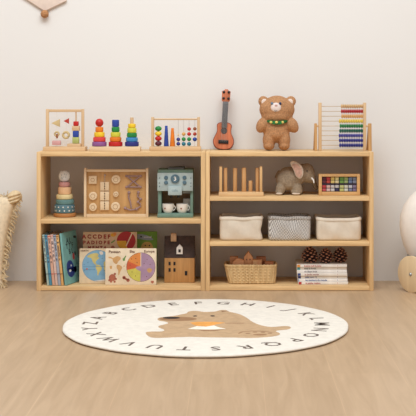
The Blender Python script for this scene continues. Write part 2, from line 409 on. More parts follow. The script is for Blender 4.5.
# --- teddy bear
plush = mat('brown_plush', (190, 142, 102), .95, .14, 160, .9, 320, spec=.05)
y = .16
def E(px, py, yy, rx, rz, ry, M=None): return ((PX(px,yy), yy, PZ(py,yy)), (PL(rx,yy), ry, PL(rz,yy)), M)
t = thing('teddy_bear', 'brown plush teddy bear with green patterned neck scarf standing on bookcase', 'teddy bear', (PX(276.5,y), y, TOP))
fz = PZ(149.6, y) - TOP
parts = [E(277,109.5,y,17.8,13,.062), E(277,107,y,14.5,11.5,.062), E(277,115,y,16,9.5,.06),
         E(276.3,130,y,12.6,13,.055), E(276.5,133.6,y,13.2,8,.055), E(276.3,124,y,11.5,8,.05),
         E(269,140,y,6.3,10.2,.05), E(284,140,y,6.3,10.2,.05), E(268.9,145.6,y-.004,5.8,5,.048), E(284.1,145.6,y-.004,5.8,5,.048),
         E(262.5,125,y-.01,6,8,.036,RY(.45)), E(261,127,y-.01,5,6,.032,RY(.3)), E(292,125,y-.01,6,8,.036,RY(-.45)), E(293.7,127,y-.01,5,6,.032,RY(-.3)),
         E(263.3,101.3,y,5.2,5.4,.017), E(290.9,101.3,y,5.2,5.4,.017)]
blob('body', parts, plush, t, voxel=.0035, smooth=5)
lining = mat('ear_lining', (232, 214, 200), .9, .05, 60, .3)
for a in (264.2, 290.0):
    bm = B(); ell(bm, (PX(a,y),y-.0145,PZ(102,y)), (PL(2.9,y),.006,PL(3.2,y))); obj('ear_lining', bm, lining, t)
yf = y - .056
bm = B(); ell(bm, (PX(276,yf),yf,PZ(107.4,yf)), (PL(5.3,yf),.012,PL(4.8,yf))); obj('muzzle', bm, mat('muzzle_plush', (232, 216, 208), .9, .05, 80, .4), t)
bm = B(); ell(bm, (PX(276,yf),yf-.0115,PZ(105.4,yf)), (PL(1.4,yf),.004,PL(.9,yf))); obj('nose', bm, mat('pink_nose', (205, 160, 150), .7), t)
bm = B(); tube(bm, [(PX(274.4,yf),yf-.010,PZ(110.6,yf)),(PX(275.6,yf),yf-.0115,PZ(111.2,yf)),(PX(277,yf),yf-.010,PZ(110.6,yf))], .0012, 6); obj('mouth', bm, mat('dark_thread', (70, 48, 42), .8), t)
for a, m in ((272, mat('eye_grey', (110, 130, 150), .25)), (280.2, mat('eye_navy', (36, 50, 84), .2))):
    bm = B(); ell(bm, (PX(a,yf),yf-.003,PZ(103.5,yf)), (PL(1.35,yf),.006,PL(1.5,yf))); obj('eye', bm, m, t)
# scarf: a band around the neck with a front knot
scarf = mat('green_scarf', (34, 112, 58), .8, .2, 90, .3)
ys_ = y
bm = B(); setmi(0)
pts = []
for i in range(40):
    a = 2*PI*i/40
    pts.append((PX(277,y) + PL(10.9,y)*math.cos(a), y + .060*math.sin(a), PZ(120.2 + 2.3*max(0,-math.sin(a))**2, y)))
rings = []
for i in range(40):
    p = Vector(pts[i]); a = 2*PI*i/40; o_ = Vector((math.cos(a), math.sin(a), 0))
    hh = .003 + .0055*max(0, -math.sin(a))**1.5
    rings.append([p + o_*.004 + Vector((0,0,hh)), p + o_*.006, p + o_*.004 - Vector((0,0,hh)), p - o_*.004 - Vector((0,0,hh)), p - o_*.004 + Vector((0,0,hh))])
loft(bm, rings + [rings[0]], False, False)
setmi(1)
for px in (271, 276.5, 282.5):
    yy = y - .0655 + abs(px-276.8)*.0011
    ell(bm, (PX(px,yy),yy,PZ(122.2,yy)), (PL(1.5,yy),.003,PL(1.3,yy)), seg=10, rings=8)
obj('scarf', bm, [scarf, mat('scarf_flower', (226, 204, 110), .8)], t)

# --- abacus
y = .12
t = thing('abacus', 'tall wooden abacus with nine wires of ten round beads', 'abacus', (PX(343,y), y, TOP))
for a, b in ((318.4,321.6),(363.1,366)):
    bm = B(); box(bm, PX(a,y), PX(b,y), y-.012, y+.012, TOP, PZ(102.6,y), .002); obj('post', bm, beech_z, t)
for a, b, s in ((314.3,316.9,1),(368.1,371.4,-1)):
    bm = B(); xa, xb = PX(a,y), PX(b,y)
    prism(bm, [(y-.02,TOP),(y-.004,TOP),(y+.01,PZ(124,y)),(y-.006,PZ(123.4,y))], xa, xb, .0015, 'YZ')
    prism(bm, [(y+.075,TOP),(y+.091,TOP),(y+.012,PZ(123.4,y)),(y-.003,PZ(124.2,y))], xa+.0005, xb-.0005, .0015, 'YZ')
    obj('stand_leg', bm, wood('stand_wood', (206, 160, 104), .88, 'Z'), t)
for a, b in ((315.6,318.6),(365.8,369)):
    bm = B(); cyl(bm, (PX(a,y),y,PZ(126,y)), (PX(b,y),y,PZ(126,y)), .005); obj('pivot', bm, beech, t)
rows = [(106.3,340.8,mat('bead_tan',(206,170,120),.4)),(111.3,340.8,mat('bead_red',(172,36,44),.35)),(116.2,341.2,mat('bead_amber',(212,164,102),.4)),
        (121.1,338.8,mat('bead_yellow',(222,194,84),.4)),(126,339.6,mat('bead_green',(34,122,62),.35)),(130.8,339.2,dkgreen),(135.6,338.6,mat('bead_violet',(74,72,150),.35)),(140.4,338.8,indigo),(145.3,339.1,navy)]
for py, x0, m in rows:
    bm = B(); cyl(bm, (PX(321.4,y),y,PZ(py,y)), (PX(363.3,y),y,PZ(py,y)), .0016, seg=8); obj('rod', bm, mat('rod_pale', (192, 168, 136), .4), t)
    u = 5.68 / FPX; w = (363 - x0)/10; bmm = B()
    lathe(bmm, (0,0,0), [(-w*.5*u*math.cos(PI*q/8), max(.45, 2.25*math.sin(PI*q/8))*u) for q in range(9)], 14, (1,0,0))
    bmesh.ops.recalc_face_normals(bmm, faces=bmm.faces)
    me = bpy.data.meshes.new('bead'); bmm.to_mesh(me); bmm.free(); me.materials.append(m)
    for p in me.polygons: p.use_smooth = True
    for i in range(10): inst('bead', me, t, (PX(x0 + (i+.5)*w, y), y, PZ(py,y)))

# ================================================================ LEFT MIDDLE SHELF
# --- pastel ring stacker
y = .125
cx = 65.5
t = thing('ring_stacker', 'pastel wooden ring stacking tower with round white top on middle shelf', 'toy', (PX(cx,y), y, LM))
def disc(nm, hw, ya, yb, m, bev=.004, c=cx):
    bm = B(); lathe(bm, (PX(c,y),y,0), ring_prof(PZ(yb,y), PZ(ya,y), PL(hw,y), bev)); return obj(nm, bm, m, t)
yb = VY + (H - LM - .0006)*FPX/(D+y)
disc('base', 11.3, 212.6, yb, wood('acacia', (188, 130, 76), .85), .006, 65)
r1 = disc('ring', 10.1, 204.2, 212.5, mat('petrol_blue', (88, 122, 132), .6), .005, 64.6)
disc('ring', 9.2, 199.2, 204.1, mat('sage_teal', (98, 134, 132), .6), .005, 65)
disc('ring', 8.2, 194.2, 199.1, mat('cream_yellow', (222, 202, 150), .6), .005, 64.6)
disc('ring', 6.7, 186.8, 194.1, mat('peach', (228, 184, 140), .6), .004, 64.8)
disc('ring', 5.7, 181.9, 186.7, mat('dusty_rose', (198, 144, 138), .6), .006, 64.4)
bm = B()
for k in range(26):
    a = 2*PI*k/26 + (.12 if k % 2 else 0); zz = PZ(206.4 if k % 2 else 210, y); rr = PL(10.12,y)
    n = Vector((math.cos(a), math.sin(a), 0))
    cyl(bm, Vector((PX(64.6,y),y,zz)) + n*(rr-.002), Vector((PX(64.6,y),y,zz)) + n*(rr+.0004), PL(.7,y), seg=10)
obj('dots', bm, white, r1)
bm = B(); setmi(0); ell(bm, (PX(64.2,y),y,PZ(176.1,y)), (PL(5.9,y),.016,PL(5.9,y))); o_ = obj('topper', bm, mat('topper_white', (232, 236, 234), .6), t)
bm = B(); torus(bm, (PX(64.2,y),y,PZ(176.1,y)), PL(5.7,y), .0017); 
setmi(0)
for dx, dy_ in ((-2.4,-1),(-1,2),(.6,-2),(2,.8),(-2.2,1.6),(2.3,-1.4),(.2,.6)):
    cbox(bm, (PX(64.2+dx,y), y-.0145, PZ(176.1+dy_,y)), (PL(.4,y), .003, PL(1.8,y)), 0)
obj('topper_print', bm, mat('slate_print', (158, 168, 170), .6), o_)

# --- latch / busy board
y = .10
t = thing('activity_board', 'upright natural wooden activity board with latches, discs and lacing cords', 'toy', (PX(116,y), y, LM))
bw = wood('board_wood', (208, 164, 108), .88, 'Z', .6); knobw = maple
ybot = VY + (H - LM)*FPX/(D+y)
bm = B(); box(bm, PX(86.2,y), PX(146.6,y), y+.004, y+.014, LM+.0006, PZ(170,y), .001); obj('panel', bm, bw, t)
for a, b in ((84.2,86.6),(146.2,148.5)):
    bm = B(); box(bm, PX(a,y), PX(b,y), y-.014, y+.02, LM+.0006, PZ(168,y), .0015); obj('side_rail', bm, maple_z, t)
bm = B(); box(bm, PX(86.6,y), PX(146.2,y), y-.010, y+.02, PZ(171.8,y), PZ(169.3,y), .0012); obj('top_rail', bm, maple, t)
bm = B(); box(bm, PX(86.6,y), PX(146.2,y), y-.010, y+.02, LM+.0006, PZ(214,y), .0012); obj('bottom_rail', bm, maple, t)
def knob(px, py, r_, sq=False, c=None):
    bm = B(); x_, z_ = PX(px,y), PZ(py,y); R_ = PL(r_,y)
    if sq: box(bm, x_-R_, x_+R_, y-.006, y+.004, z_-R_, z_+R_, .002)
    else: lathe(bm, (x_,y+.004,z_), [(0,R_),(.007,R_),(.010,R_*.85),(.010,R_*.3)], 26, (0,-1,0))
    setmi(1)
    if sq: torus(bm, (x_, y-.006, z_), R_*.45, .0011, seg=16, s2=6)
    else: torus(bm, (x_, y-.006, z_), R_*.5, .0011, seg=18, s2=6)
    obj('button', bm, [knobw, mat('burnt_line', (168, 130, 92), .7)], t)
knob(92.8,179.8,4,True); knob(115.9,179.4,4.5); knob(93,196,4.2); knob(93,207.2,4); knob(115.9,194.3,2.8); knob(115.5,206.6,4.6)
for py, h in ((186.2,4.4),(196,4.5),(205.7,4.4)):
    bm = B(); x_, z_ = PX(104.7,y), PZ(py,y); R_ = PL(h,y)
    box(bm, x_-R_, x_-.0006, y-.005, y+.004, z_-R_, z_+R_, .0015); box(bm, x_+.0006, x_+R_, y-.005, y+.004, z_-R_, z_+R_, .0015)
    setmi(1)
    for k in (-1, 0, 1): ell(bm, (x_, y-.005, z_ + k*R_*.55), (.0028,.003,.0028), seg=10, rings=8)
    obj('latch_plate', bm, [knobw, mat('rivet_dark', (88, 66, 54), .5)], t)
bm = B(); cyl(bm, (PX(104.8,y),y-.002,PZ(181.5,y)), (PX(104.8,y),y-.002,PZ(175.6,y)), .0015, seg=8); ell(bm, (PX(104.9,y),y-.002,PZ(175.2,y)), (.005,.006,.005)); obj('pull_pin', bm, mat('pewter', (176, 160, 150), .4), t)
cordm = mat('mauve_cord', (158, 130, 128), .85, .1, 120, .4)
def Q(px, py, d=.006): return (PX(px,y), y - d + .004, PZ(py,y))
bm = B()
for a, b in (((126,176),(141,176)),((126,187),(141,187)),((127,176),(140.4,187)),((140.4,176),(127,187))):
    tube(bm, [Q(*a), Q((a[0]+b[0])/2, (a[1]+b[1])/2, .008), Q(*b)], .0032, 8)
for p in ((126.4,176),(140.6,176),(126.4,187),(140.6,187)): ell(bm, Q(*p), (.006,.006,.006), seg=12, rings=8)
obj('lacing_cord', bm, cordm, t)
bm = B(); tube(bm, [Q(129,192.8), Q(128.6,197), Q(130.4,202), Q(131.4,208)], .0035, 8); tube(bm, [Q(125.3,208.4), Q(130,210), Q(136,209.4), Q(141,206)], .0035, 8)
for p in ((129,192.6),(125.2,208.2),(136.6,209)): ell(bm, Q(*p), (.0075,.007,.0075), seg=12, rings=8)
obj('swing_cord', bm, cordm, t)
bm = B(); tube(bm, [Q(138.4,193), Q(137.6,196.5), Q(140.6,199), Q(137.8,201.5), Q(140.8,204.5)], .0035, 8)
for p in ((138.4,192.2),(140.6,199),(138,202)): ell(bm, Q(*p), (.007,.007,.006), seg=12, rings=8)
obj('bead_cord', bm, cordm, t)

# --- toy coffee machine
y = .07
t = thing('toy_coffee_machine', 'sage green wooden toy coffee machine with round dial on shelf', 'toy coffee machine', (PX(175,y), y+.06, LM))
mg = mat('machine_green', (114, 144, 130), .55); mp_ = mat('machine_panel', (172, 188, 187), .55); mdk = mat('dial_slate', (84, 112, 126), .45)
yd = .15
bm = B(); box(bm, PX(157.3,y), PX(193.2,y), y, yd+.06, LM+.0006, PZ(213.6,y), .003); obj('base', bm, mg, t)
for a, b in ((157.8,161.2),(190.2,193)):
    bm = B(); box(bm, PX(a,y), PX(b,y), y+.012, yd+.055, PZ(213.6,y), PZ(188,y), .002); obj('side_wall', bm, mg, t)
bm = B(); box(bm, PX(161.2,y), PX(190.2,y), yd+.03, yd+.05, PZ(213.6,y), PZ(188,y)); obj('back_wall_panel', bm, wood('machine_back', (150, 116, 74), .85), t)
bm = B(); box(bm, PX(157.3,y), PX(193,y), y+.006, yd+.06, PZ(191,y), PZ(169.6,y), .004); obj('head', bm, mg, t)
bm = B(); box(bm, PX(157.3,y), PX(193,y), y-.003, y+.007, PZ(191,y), PZ(172.8,y), .003); obj('front_panel', bm, mp_, t)
bm = B(); box(bm, PX(168,y), PX(184,y), y+.015, yd+.03, PZ(169.7,y), PZ(167.6,y), .002); obj('lid', bm, mat('lid_slate', (88, 96, 98), .5), t)
for a in (166.1, 184.6):
    for b in (177.6, 182.6):
        bm = B(); lathe(bm, (PX(a,y),y-.003,PZ(b,y)), [(0,PL(2,y)),(.004,PL(2,y)),(.006,PL(1.5,y)),(.006,PL(.4,y))], 18, (0,-1,0)); obj('button', bm, mdk, t)
bm = B(); lathe(bm, (PX(175.2,y),y-.003,PZ(178.7,y)), [(0,PL(4.4,y)),(.006,PL(4.4,y)),(.009,PL(3.8,y)),(.009,PL(2,y))], 28, (0,-1,0)); dial = obj('dial', bm, mdk, t)
bm = B(); text(bm, '3', PL(5.6,y), (PX(175.2,y), y-.012, PZ(178.8,y)), bold=.0006); obj('dial_mark', bm, white, dial)
for a in (159.6, 190.9):
    for b in (178, 183, 186.3):
        bm = B(); ell(bm, (PX(a,y), y-.003, PZ(b,y)), (.0028,.002,.0028), seg=8, rings=6); obj('rivet', bm, mat('rivet_grey', (86, 104, 110), .5), t)
bm = B(); box(bm, PX(168.2,y), PX(182,y), y-.016, y+.03, PZ(195,y), PZ(186,y), .003); gh = obj('brew_head', bm, mp_, t)
bm = B(); text(bm, 'cafe', PL(4,y), (PX(175,y), y-.0160, PZ(190.2,y))); obj('brew_mark', bm, mat('mark_grey', (128, 150, 158), .6), gh)
for a in (171.4, 178.2):
    bm = B(); cyl(bm, (PX(a,y),y+.01,PZ(198,y)), (PX(a,y),y+.01,PZ(194.8,y)), PL(1.2,y), bev=.001); obj('spout', bm, black, t)
bm = B(); box(bm, PX(182.2,y), PX(190.2,y), yd-.02, yd+.028, PZ(194.6,y), PZ(191,y), .002); obj('steam_box', bm, mat('pale_grey', (178, 176, 172), .6), t)
bm = B(); box(bm, PX(182.4,y), PX(190,y), yd-.01, yd+.028, PZ(213.6,y), PZ(200,y), .002); obj('canister', bm, mat('canister_white', (222, 214, 204), .6), t)
def cup(px, yy, label, flip):
    zb = PZ(213.6, .07) + .0006
    r = thing('toy_cup', label, 'cup', (PX(px,yy), yy, zb), 'white toy cups on the coffee machine')
    R_ = PL(6,yy); h = PL(9.2,yy); bm = B()
    lathe(bm, (PX(px,yy),yy,zb), [(0,R_*.25),(0,R_*.62),(.002,R_*.7),(h*.3,R_*.88),(h*.65,R_*.98),(h,R_),(h,R_*.9),(h*.6,R_*.86),(h*.25,R_*.72),(.004,R_*.5),(.004,R_*.1)], 28); obj('bowl', bm, mat('cup_white', (238, 232, 224), .4), r)
    bm = B(); s = 1
    tube(bm, [(PX(px,yy)+s*R_*(.9+.34*math.sin(k/8*PI)), yy-.006, zb+h*(.85-.6*k/8)) for k in range(9)], .0024, 8); obj('handle', bm, mat('cup_white', 0), r)
    bm = B(); a0 = -PI/2 - .5*flip
    c = Vector((PX(px,yy)+math.cos(a0)*R_*.955, yy+math.sin(a0)*R_*.955, zb+h*.52)); n = Vector((math.cos(a0), math.sin(a0), 0)); ex = Vector((-n.y, n.x, 0))
    hp = [(0,-1.1),(1,0),(.9,.8),(.35,.9),(0,.45),(-.35,.9),(-.9,.8),(-1,0)]; s_ = .0042
    va = [bm.verts.new(c + n*.0012 + ex*a*s_ + Vector((0,0,b*s_))) for a, b in hp]; vb = [bm.verts.new(c - n*.003 + ex*a*s_ + Vector((0,0,b*s_))) for a, b in hp]
    bm.faces.new(va); bm.faces.new(vb[::-1])
    for i in range(8): bm.faces.new((va[i], vb[i], vb[(i+1)%8], va[(i+1)%8]))
    obj('heart_print', bm, mat('heart_brown', (150, 96, 80), .6), r)
cup(168, .105, 'white toy cup with brown heart on the coffee machine, nearer the activity board', 1)
cup(182.3, .105, 'white toy cup with brown heart, in front of the small white canister', .3)

# ================================================================ LEFT BOTTOM
# --- thin picture books standing
def standing_book(xb, xt, thick, zt, y0, depth, m, label, turn=0.0, marks=()):
    """leans sideways: bottom left corner at xb, top left corner at xt"""
    org = Vector((xb, y0, BOT + .0006))
    lean = math.atan2(xt - xb, zt - BOT); h = (zt - BOT)/math.cos(lean)
    r = thing('picture_book', label, 'book', org, 'picture books standing in the bottom shelf')
    Mx = Matrix.Translation(org) @ RZ(turn) @ RY(lean) @ Matrix.Translation((0, 0, thick*abs(math.sin(lean))))
    bm = B(); box(bm, .0012, thick-.0012, .002, depth-.003, .003, h-.003); bmesh.ops.transform(bm, matrix=Mx, verts=bm.verts); obj('pages', bm, mat('page_cream', (232, 224, 208), .8), r)
    bm = B(); box(bm, 0, thick, 0, .0025, 0, h, .0008); box(bm, 0, .0014, .002, depth, 0, h); box(bm, thick-.0014, thick, .002, depth, 0, h)
    bmesh.ops.transform(bm, matrix=Mx, verts=bm.verts); cover = obj('cover', bm, m, r)
    return r, cover, Mx, h
bx = [47.1,49.35,52.4,55.4,58.3,61.2]; tx = [42.1,44.4,47.3,50.2,53.0,55.8]
cols = [((178,200,190),'mint'),((84,150,178),'blue'),((222,176,152),'peach'),((226,196,182),'pale pink'),((168,176,190),'grey blue'),((226,178,112),'orange')]
names = ['thin mint picture book closest to the bookcase side panel','thin blue picture book between the mint and peach books','thin peach picture book right beside the blue one',
         'thin pale pink picture book between peach and grey blue books','thin grey blue picture book beside the orange one','thin orange picture book tucked against the big teal book']
for i in range(6):
    th = PL(min((bx[i+1] if i < 5 else 64.4) - bx[i], (tx[i+1] if i < 5 else 58.6) - tx[i])) - .0014
    r, cov, Mx, h = standing_book(PX(bx[i],.01), PX(tx[i],.01), th, PZ(235.4 + .3*(i % 3), .01), .012 + .003*(i % 2), .17, mat('cover_' + cols[i][1].replace(' ','_'), cols[i][0], .5), names[i])
    bm = B(); hts = [('#4a4a52')]
    rnd = random.Random(i)
    z_ = h*.93
    setmi(0)
    while z_ > h*.45:
        g = rnd.choice('AERSTMOBK'); 
        text(bm, g, th*1.0, (th/2, -.0002, z_), t=.0006, bold=.0003); z_ -= th*rnd.choice((.75,.75,1.5))
    bmesh.ops.transform(bm, matrix=Mx, verts=bm.verts); obj('spine_text', bm, mat('ink_dark', (84, 74, 80), .7), cov)
    for za, zb_ in ((.22,.235),(.97,.985)):
        bm = B(); box(bm, .0004, th-.0004, -.0007, .001, h*za, h*zb_)
        bmesh.ops.transform(bm, matrix=Mx, verts=bm.verts)
        obj('spine_band', bm, mat('spine_band_%d' % i, [(62,96,90),(40,70,110),(190,70,60),(200,110,100),(60,64,84),(150,90,50)][i], .6), cov)
# --- big teal book, cover towards the right
thk = PL(2.0)
r, cov, Mx, h = standing_book(PX(64.8,.012), PX(58.9,.012), thk, PZ(234.2,.012), .012, .165, mat('cover_teal', (122, 176, 172), .5), 'large teal picture book with dark blue whale on its cover', math.radians(-17))
bm = B()   # drawn on the right-hand cover: local x = thk, coordinates (depth, height)
def cov_poly(pts, mi, off=.0006):
    setmi(mi); prism(bm, [(a, b) for a, b in pts], thk - .0004, thk + off, 0, 'YZ')
cov_poly(smooth_poly([(.02,.075),(.03,.045),(.06,.03),(.095,.038),(.112,.06),(.128,.075),(.12,.05),(.135,.062),(.112,.045),(.10,.075),(.082,.105),(.05,.112),(.028,.1)], 2), 0)
cov_poly(circle(.108,.125,.012,.017,16), 1); cov_poly(circle(.128,.137,.006,.010,12), 2)
cov_poly(circle(.055,.062,.012,.006,12), 3, .0009); cov_poly(circle(.07,.085,.005,.005,10), 3, .0009)
setmi(2)
for s_, a, b in (('A L', .07, .205), ('T T F', .075, .178), ('B L', .085, .152)):
    text(bm, s_, .036, (thk, a, b), (0,1,0), (0,0,1), (1,0,0), .0008, .0004)
cov_poly([(.125,.222),(.15,.222),(.158,.214),(.15,.208),(.13,.212)], 2)
bmesh.ops.transform(bm, matrix=Mx, verts=bm.verts)
obj('cover_print', bm, [mat('whale_blue', (44, 62, 128), .5), mat('print_red', (196, 78, 78), .5), mat('print_black', (38, 52, 56), .6), mat('print_white', (224, 232, 228), .6)], cov)

# --- puzzle boards
def board(name, label, cat, x0, x1, y0, ztop, m, lean=.05, thick=.008, z0=BOT+.0008, group=None):
    r = thing(name, label, cat, ((x0+x1)/2, y0, z0), group)
    Mx = Matrix.Translation(((x0+x1)/2, y0, z0)) @ RX(-lean)
    w = x1 - x0; h = (ztop - z0)/math.cos(lean)
    bm = B(); rr = .004
    pts = []
    for cx_, cz_, a0 in ((w/2-rr, h-rr, 0),(-w/2+rr, h-rr, PI/2),(-w/2+rr, rr, PI),(w/2-rr, rr, 1.5*PI)): pts += circle(cx_, cz_, rr, n=4, a0=a0, a1=a0+PI/2)
    prism(bm, pts, 0, thick, .001); bmesh.ops.transform(bm, matrix=Mx, verts=bm.verts)
    return r, obj('board', bm, m, r), Mx, w, h
G_ = 'wooden puzzle boards in the bottom shelf'
bmat = mat('board_cream', (232, 214, 184), .6, .04, 40)
class Draw:
    """flat inlays on a board; coordinates are photo pixels at the board's own depth"""
    def __init__(s, x0, x1, y0, Mx, z0): s.bm = B(); s.xc = (x0+x1)/2; s.y = y0; s.M = Mx; s.z0 = z0; s.m = []
    def mi(s, m):
        if m not in s.m: s.m.append(m)
        setmi(s.m.index(m))
    def p(s, px, py): return (PX(px,s.y) - s.xc, PZ(py+.6,s.y) - s.z0)
    def poly(s, pts, m, off=.0006, smooth=0):
        s.mi(m); q = [s.p(*a) for a in pts]
        if smooth: q = smooth_poly(q, smooth)
        prism(s.bm, q, -off, .002)
    def disc(s, px, py, r, m, off=.0006, a0=0, a1=2*PI, ry=None):
        s.mi(m); c = s.p(px, py); q = circle(c[0], c[1], PL(r,s.y), None if ry is None else PL(ry,s.y), 32, a0, a1)
        if a1 - a0 < 6: q.append(c)
        prism(s.bm, q, -off, .002)
    def text(s, st, px, py, size, m, bold=.0005, off=.0006):
        s.mi(m); c = s.p(px, py); text(s.bm, st, PL(size,s.y), (c[0], -off+.0002, c[1]), t=.0008, bold=bold)
    def done(s, name, parent):
        bmesh.ops.transform(s.bm, matrix=s.M, verts=s.bm.verts); return obj(name, s.bm, s.m, parent)
ink_red = mat('ink_red', (152, 56, 48), .6); ink_brown = mat('ink_brown', (112, 66, 46), .6)
mapland = mat('map_land', (206, 190, 120), .6); mapsea = mat('map_sea', (128, 172, 200), .6, .05); mapsea2 = mat('map_line', (100, 142, 172), .6)
fo = mat('pie_orange', (222, 140, 70), .6); fr = mat('pie_red', (206, 96, 58), .6); fy = mat('pie_lime', (206, 198, 90), .6); fp = mat('pie_purple', (170, 140, 164), .6)
fb = mat('animal_rust', (172, 100, 76), .6); ft = mat('land_tan', (206, 160, 104), .6); fg = mat('leaf_green', (110, 150, 80), .6); fm = mat('fruit_red', (172, 44, 46), .6); fgold = mat('fruit_gold', (224, 170, 50), .6)
# green book at the back
y0 = .19; x0, x1 = PX(118,y0), PX(157,y0)
r, b_, Mx, w, h = board('animal_book', 'bright green animal book standing behind the puzzle boards', 'book', x0, x1, y0, PZ(231.8,y0), mat('book_green', (112, 158, 48), .5), .04, .012)
d = Draw(x0, x1, y0, Mx, BOT+.0008)
d.poly(((137.5,233.5),(147,235),(152.5,238),(152.5,239.6),(146,239.6),(140,238.6),(137,238)), mat('croc_grey', (150, 164, 170), .6), .0006, 2)
d.disc(141,236.2,.8,black,.0009)
d.poly(((141,249),(142.5,243),(146.5,241.4),(151,242.6),(153,249)), mat('lion_gold', (204, 170, 90), .6), .0006, 2); d.disc(145.2,245,.7,black,.0009); d.disc(149.4,245,.7,black,.0009)
d.text('animal', 147.5, 236.6, 3, white, .0002, .0010)
d.done('cover_print', b_)
# alphabet board
y0 = .125; x0, x1 = PX(82.6,y0), PX(136.8,y0)
r, b_, Mx, w, h = board('puzzle_board', 'alphabet puzzle board with rows of red capital letters, behind the globe board', 'puzzle', x0, x1, y0, PZ(232.2,y0), mat('board_beige', (214, 184, 148), .6, .04, 40), .05, .008, group=G_)
d = Draw(x0, x1, y0, Mx, BOT+.0008)
d.text('A C C D E F', 96, 236.4, 5.4, ink_red, .0013); d.text('P A D I O P E', 96.2, 242.2, 4.7, ink_red, .0011); d.text('M E N T A', 97, 247.4, 4.2, ink_red, .001)
d.disc(126, 240.4, 9.4, fm); d.disc(126, 240.4, 9.3, fgold, .0009, PI, 1.55*PI)
d.poly(((125.4,245.5),(131.4,232.6),(132.4,233),(126.4,246)), bmat, .0012)
d.disc(113, 234.6, 2.6, fgold, .0006, 0, 2*PI, 1.8); d.poly(((110.5,242),(114.5,239.3),(115,240.4),(111.5,243)), fg); d.disc(112.6,247.2,2,fb,.0006); d.disc(114.6,233.8,1.6,fo,.0009)
d.done('printed_pictures', b_)
# globe board
y0 = .075; x0, x1 = PX(79.2,y0), PX(126,y0)
r, b_, Mx, w, h = board('puzzle_board', 'puzzle board with a blue globe and yellow green continents', 'puzzle', x0, x1, y0, PZ(248.7,y0), mat('board_sand', (226, 204, 170), .6, .04, 40), .06, .008, group=G_)
d = Draw(x0, x1, y0, Mx, BOT+.0008)
d.disc(97.6, 265.2, 15.6, mapsea2, .0004); d.disc(97.6, 265.2, 15.2, mapsea, .0006)
d.poly(((87,255.6),(91,253.4),(96,252.6),(98.5,254),(97.6,256.4),(99.4,257.4),(96.8,259.6),(95.4,262),(96.6,263.8),(95,264),(92.6,261.4),(91,257.6),(88,257)), mapland, .0009, 2)
d.poly(((96,264.4),(99.4,264.6),(101.8,267),(101,269.8),(99,272),(98.2,275),(97.2,274),(97,270),(95.6,267.4)), mapland, .0009, 2)
d.poly(((99,251.4),(102,251),(103,253.6),(100.6,254.4)), mat('map_ice', (226, 216, 204), .6), .0009, 2); d.poly(((103.6,262),(108,260),(110,268),(105,272)), mapland, .0009, 2)
d.poly(((94,280.2),(105,278.8),(105,280.2),(100,280.8)), mat('map_ice', 0), .0008)
d.poly(((83,265.9),(111,265.9),(111,266.3),(83,266.3)), mapsea2, .0011); d.poly(((83.5,268.9),(95,268.9),(95,269.4),(83.5,269.4)), mapsea2, .0011)
for p in ((84,264),(87.8,262),(84.4,270),(102,258),(104.4,270)): d.disc(p[0], p[1], .55, mapsea2, .0009)
d.disc(86.8,268.6,.9,fr,.001)
d.text('NORTH', 84.2, 250.4, 2.2, ink_brown, .0002)
d.done('globe_print', b_)
# front board
y0 = .035; x0, x1 = PX(105.2,y0), PX(156.3,y0)
r, b_, Mx, w, h = board('puzzle_board', 'cream puzzle board with a purple, orange and lime pie circle', 'puzzle', x0, x1, y0, PZ(248.7,y0), bmat, .06, .008, group=G_)
d = Draw(x0, x1, y0, Mx, BOT+.0008)
c = (140.8, 266.6); R_ = 14.2
d.disc(*c, R_+.35, ink_brown, .0004)
dg_ = math.radians
d.disc(*c, R_, fp, .0006, dg_(-92), dg_(90)); d.disc(*c, R_, fo, .0006, dg_(90), dg_(155)); d.disc(*c, R_, fr, .0006, dg_(155), dg_(192)); d.disc(*c, R_, fy, .0006, dg_(192), dg_(268))
d.poly(((135.4,267),(139,265.6),(142,266),(142,270.6),(138,269.6)), fp, .0009, 2)
d.poly(((140.4,252.4),(141.1,252.4),(141.1,266),(140.4,266)), bmat, .0010)
d.poly(((146.6,269),(149.4,267.6),(152,268.8),(151,271.4),(148.6,272.2)), ft, .0009, 2)
for p in ((131.5,258.5),(135.6,258),(137,262),(147,259),(144,263),(150,264),(132,271.5),(135.4,275.4),(146.6,276),(130,264.6)): d.disc(p[0], p[1], .45, ink_brown, .0010)
d.poly(((108.2,256.4),(111,256.6),(113,257.6),(117,255.6),(120.4,257),(120.2,259),(118,261),(116.8,263.4),(114.6,263),(112.6,260.4),(112.2,258.4),(109,257.6)), ft, .0007, 2)
d.poly(((116.8,264.4),(119.6,264.6),(122.2,267),(120.4,270.4),(119.2,273.8),(118.2,274.4),(118.2,270),(116.6,267.4)), ft, .0007, 2)
d.poly(((122.4,258.4),(123.8,257.2),(125.6,255),(126,256),(124.8,258.2),(125,260),(123,260.6)), fg, .0007)
d.disc(112.3,277,3.4,fb,.0007)
for p in ((109.3,279.6),(111,281),(114.6,281),(115.8,278.4),(114.8,273.4)): d.disc(p[0], p[1], 1.1, fb, .0007)
d.disc(124,277,1.7,fb,.0007); d.disc(128,279.6,1.7,fb,.0007); d.poly(((123.6,275.8),(129,279),(127.6,280.4),(122.6,277.6)), fb, .0007)
d.poly(((109.6,265.4),(111.8,265.2),(112,268.2),(109.8,268.4)), ft, .0007); d.disc(124,265.6,.6,ft,.0007)
d.poly(((151.2,280.2),(153.6,280.2),(154,281.6),(152.4,283),(150.8,281.6)), fb, .0007)
d.text('Passaan', 114.4, 251.4, 3.9, ink_brown, .0002); d.text('Eka', 132, 251.2, 3.7, ink_brown, .0002); d.text('Europe', 149.2, 251, 3.6, ink_brown, .0002)
d.done('printed_pictures', b_)

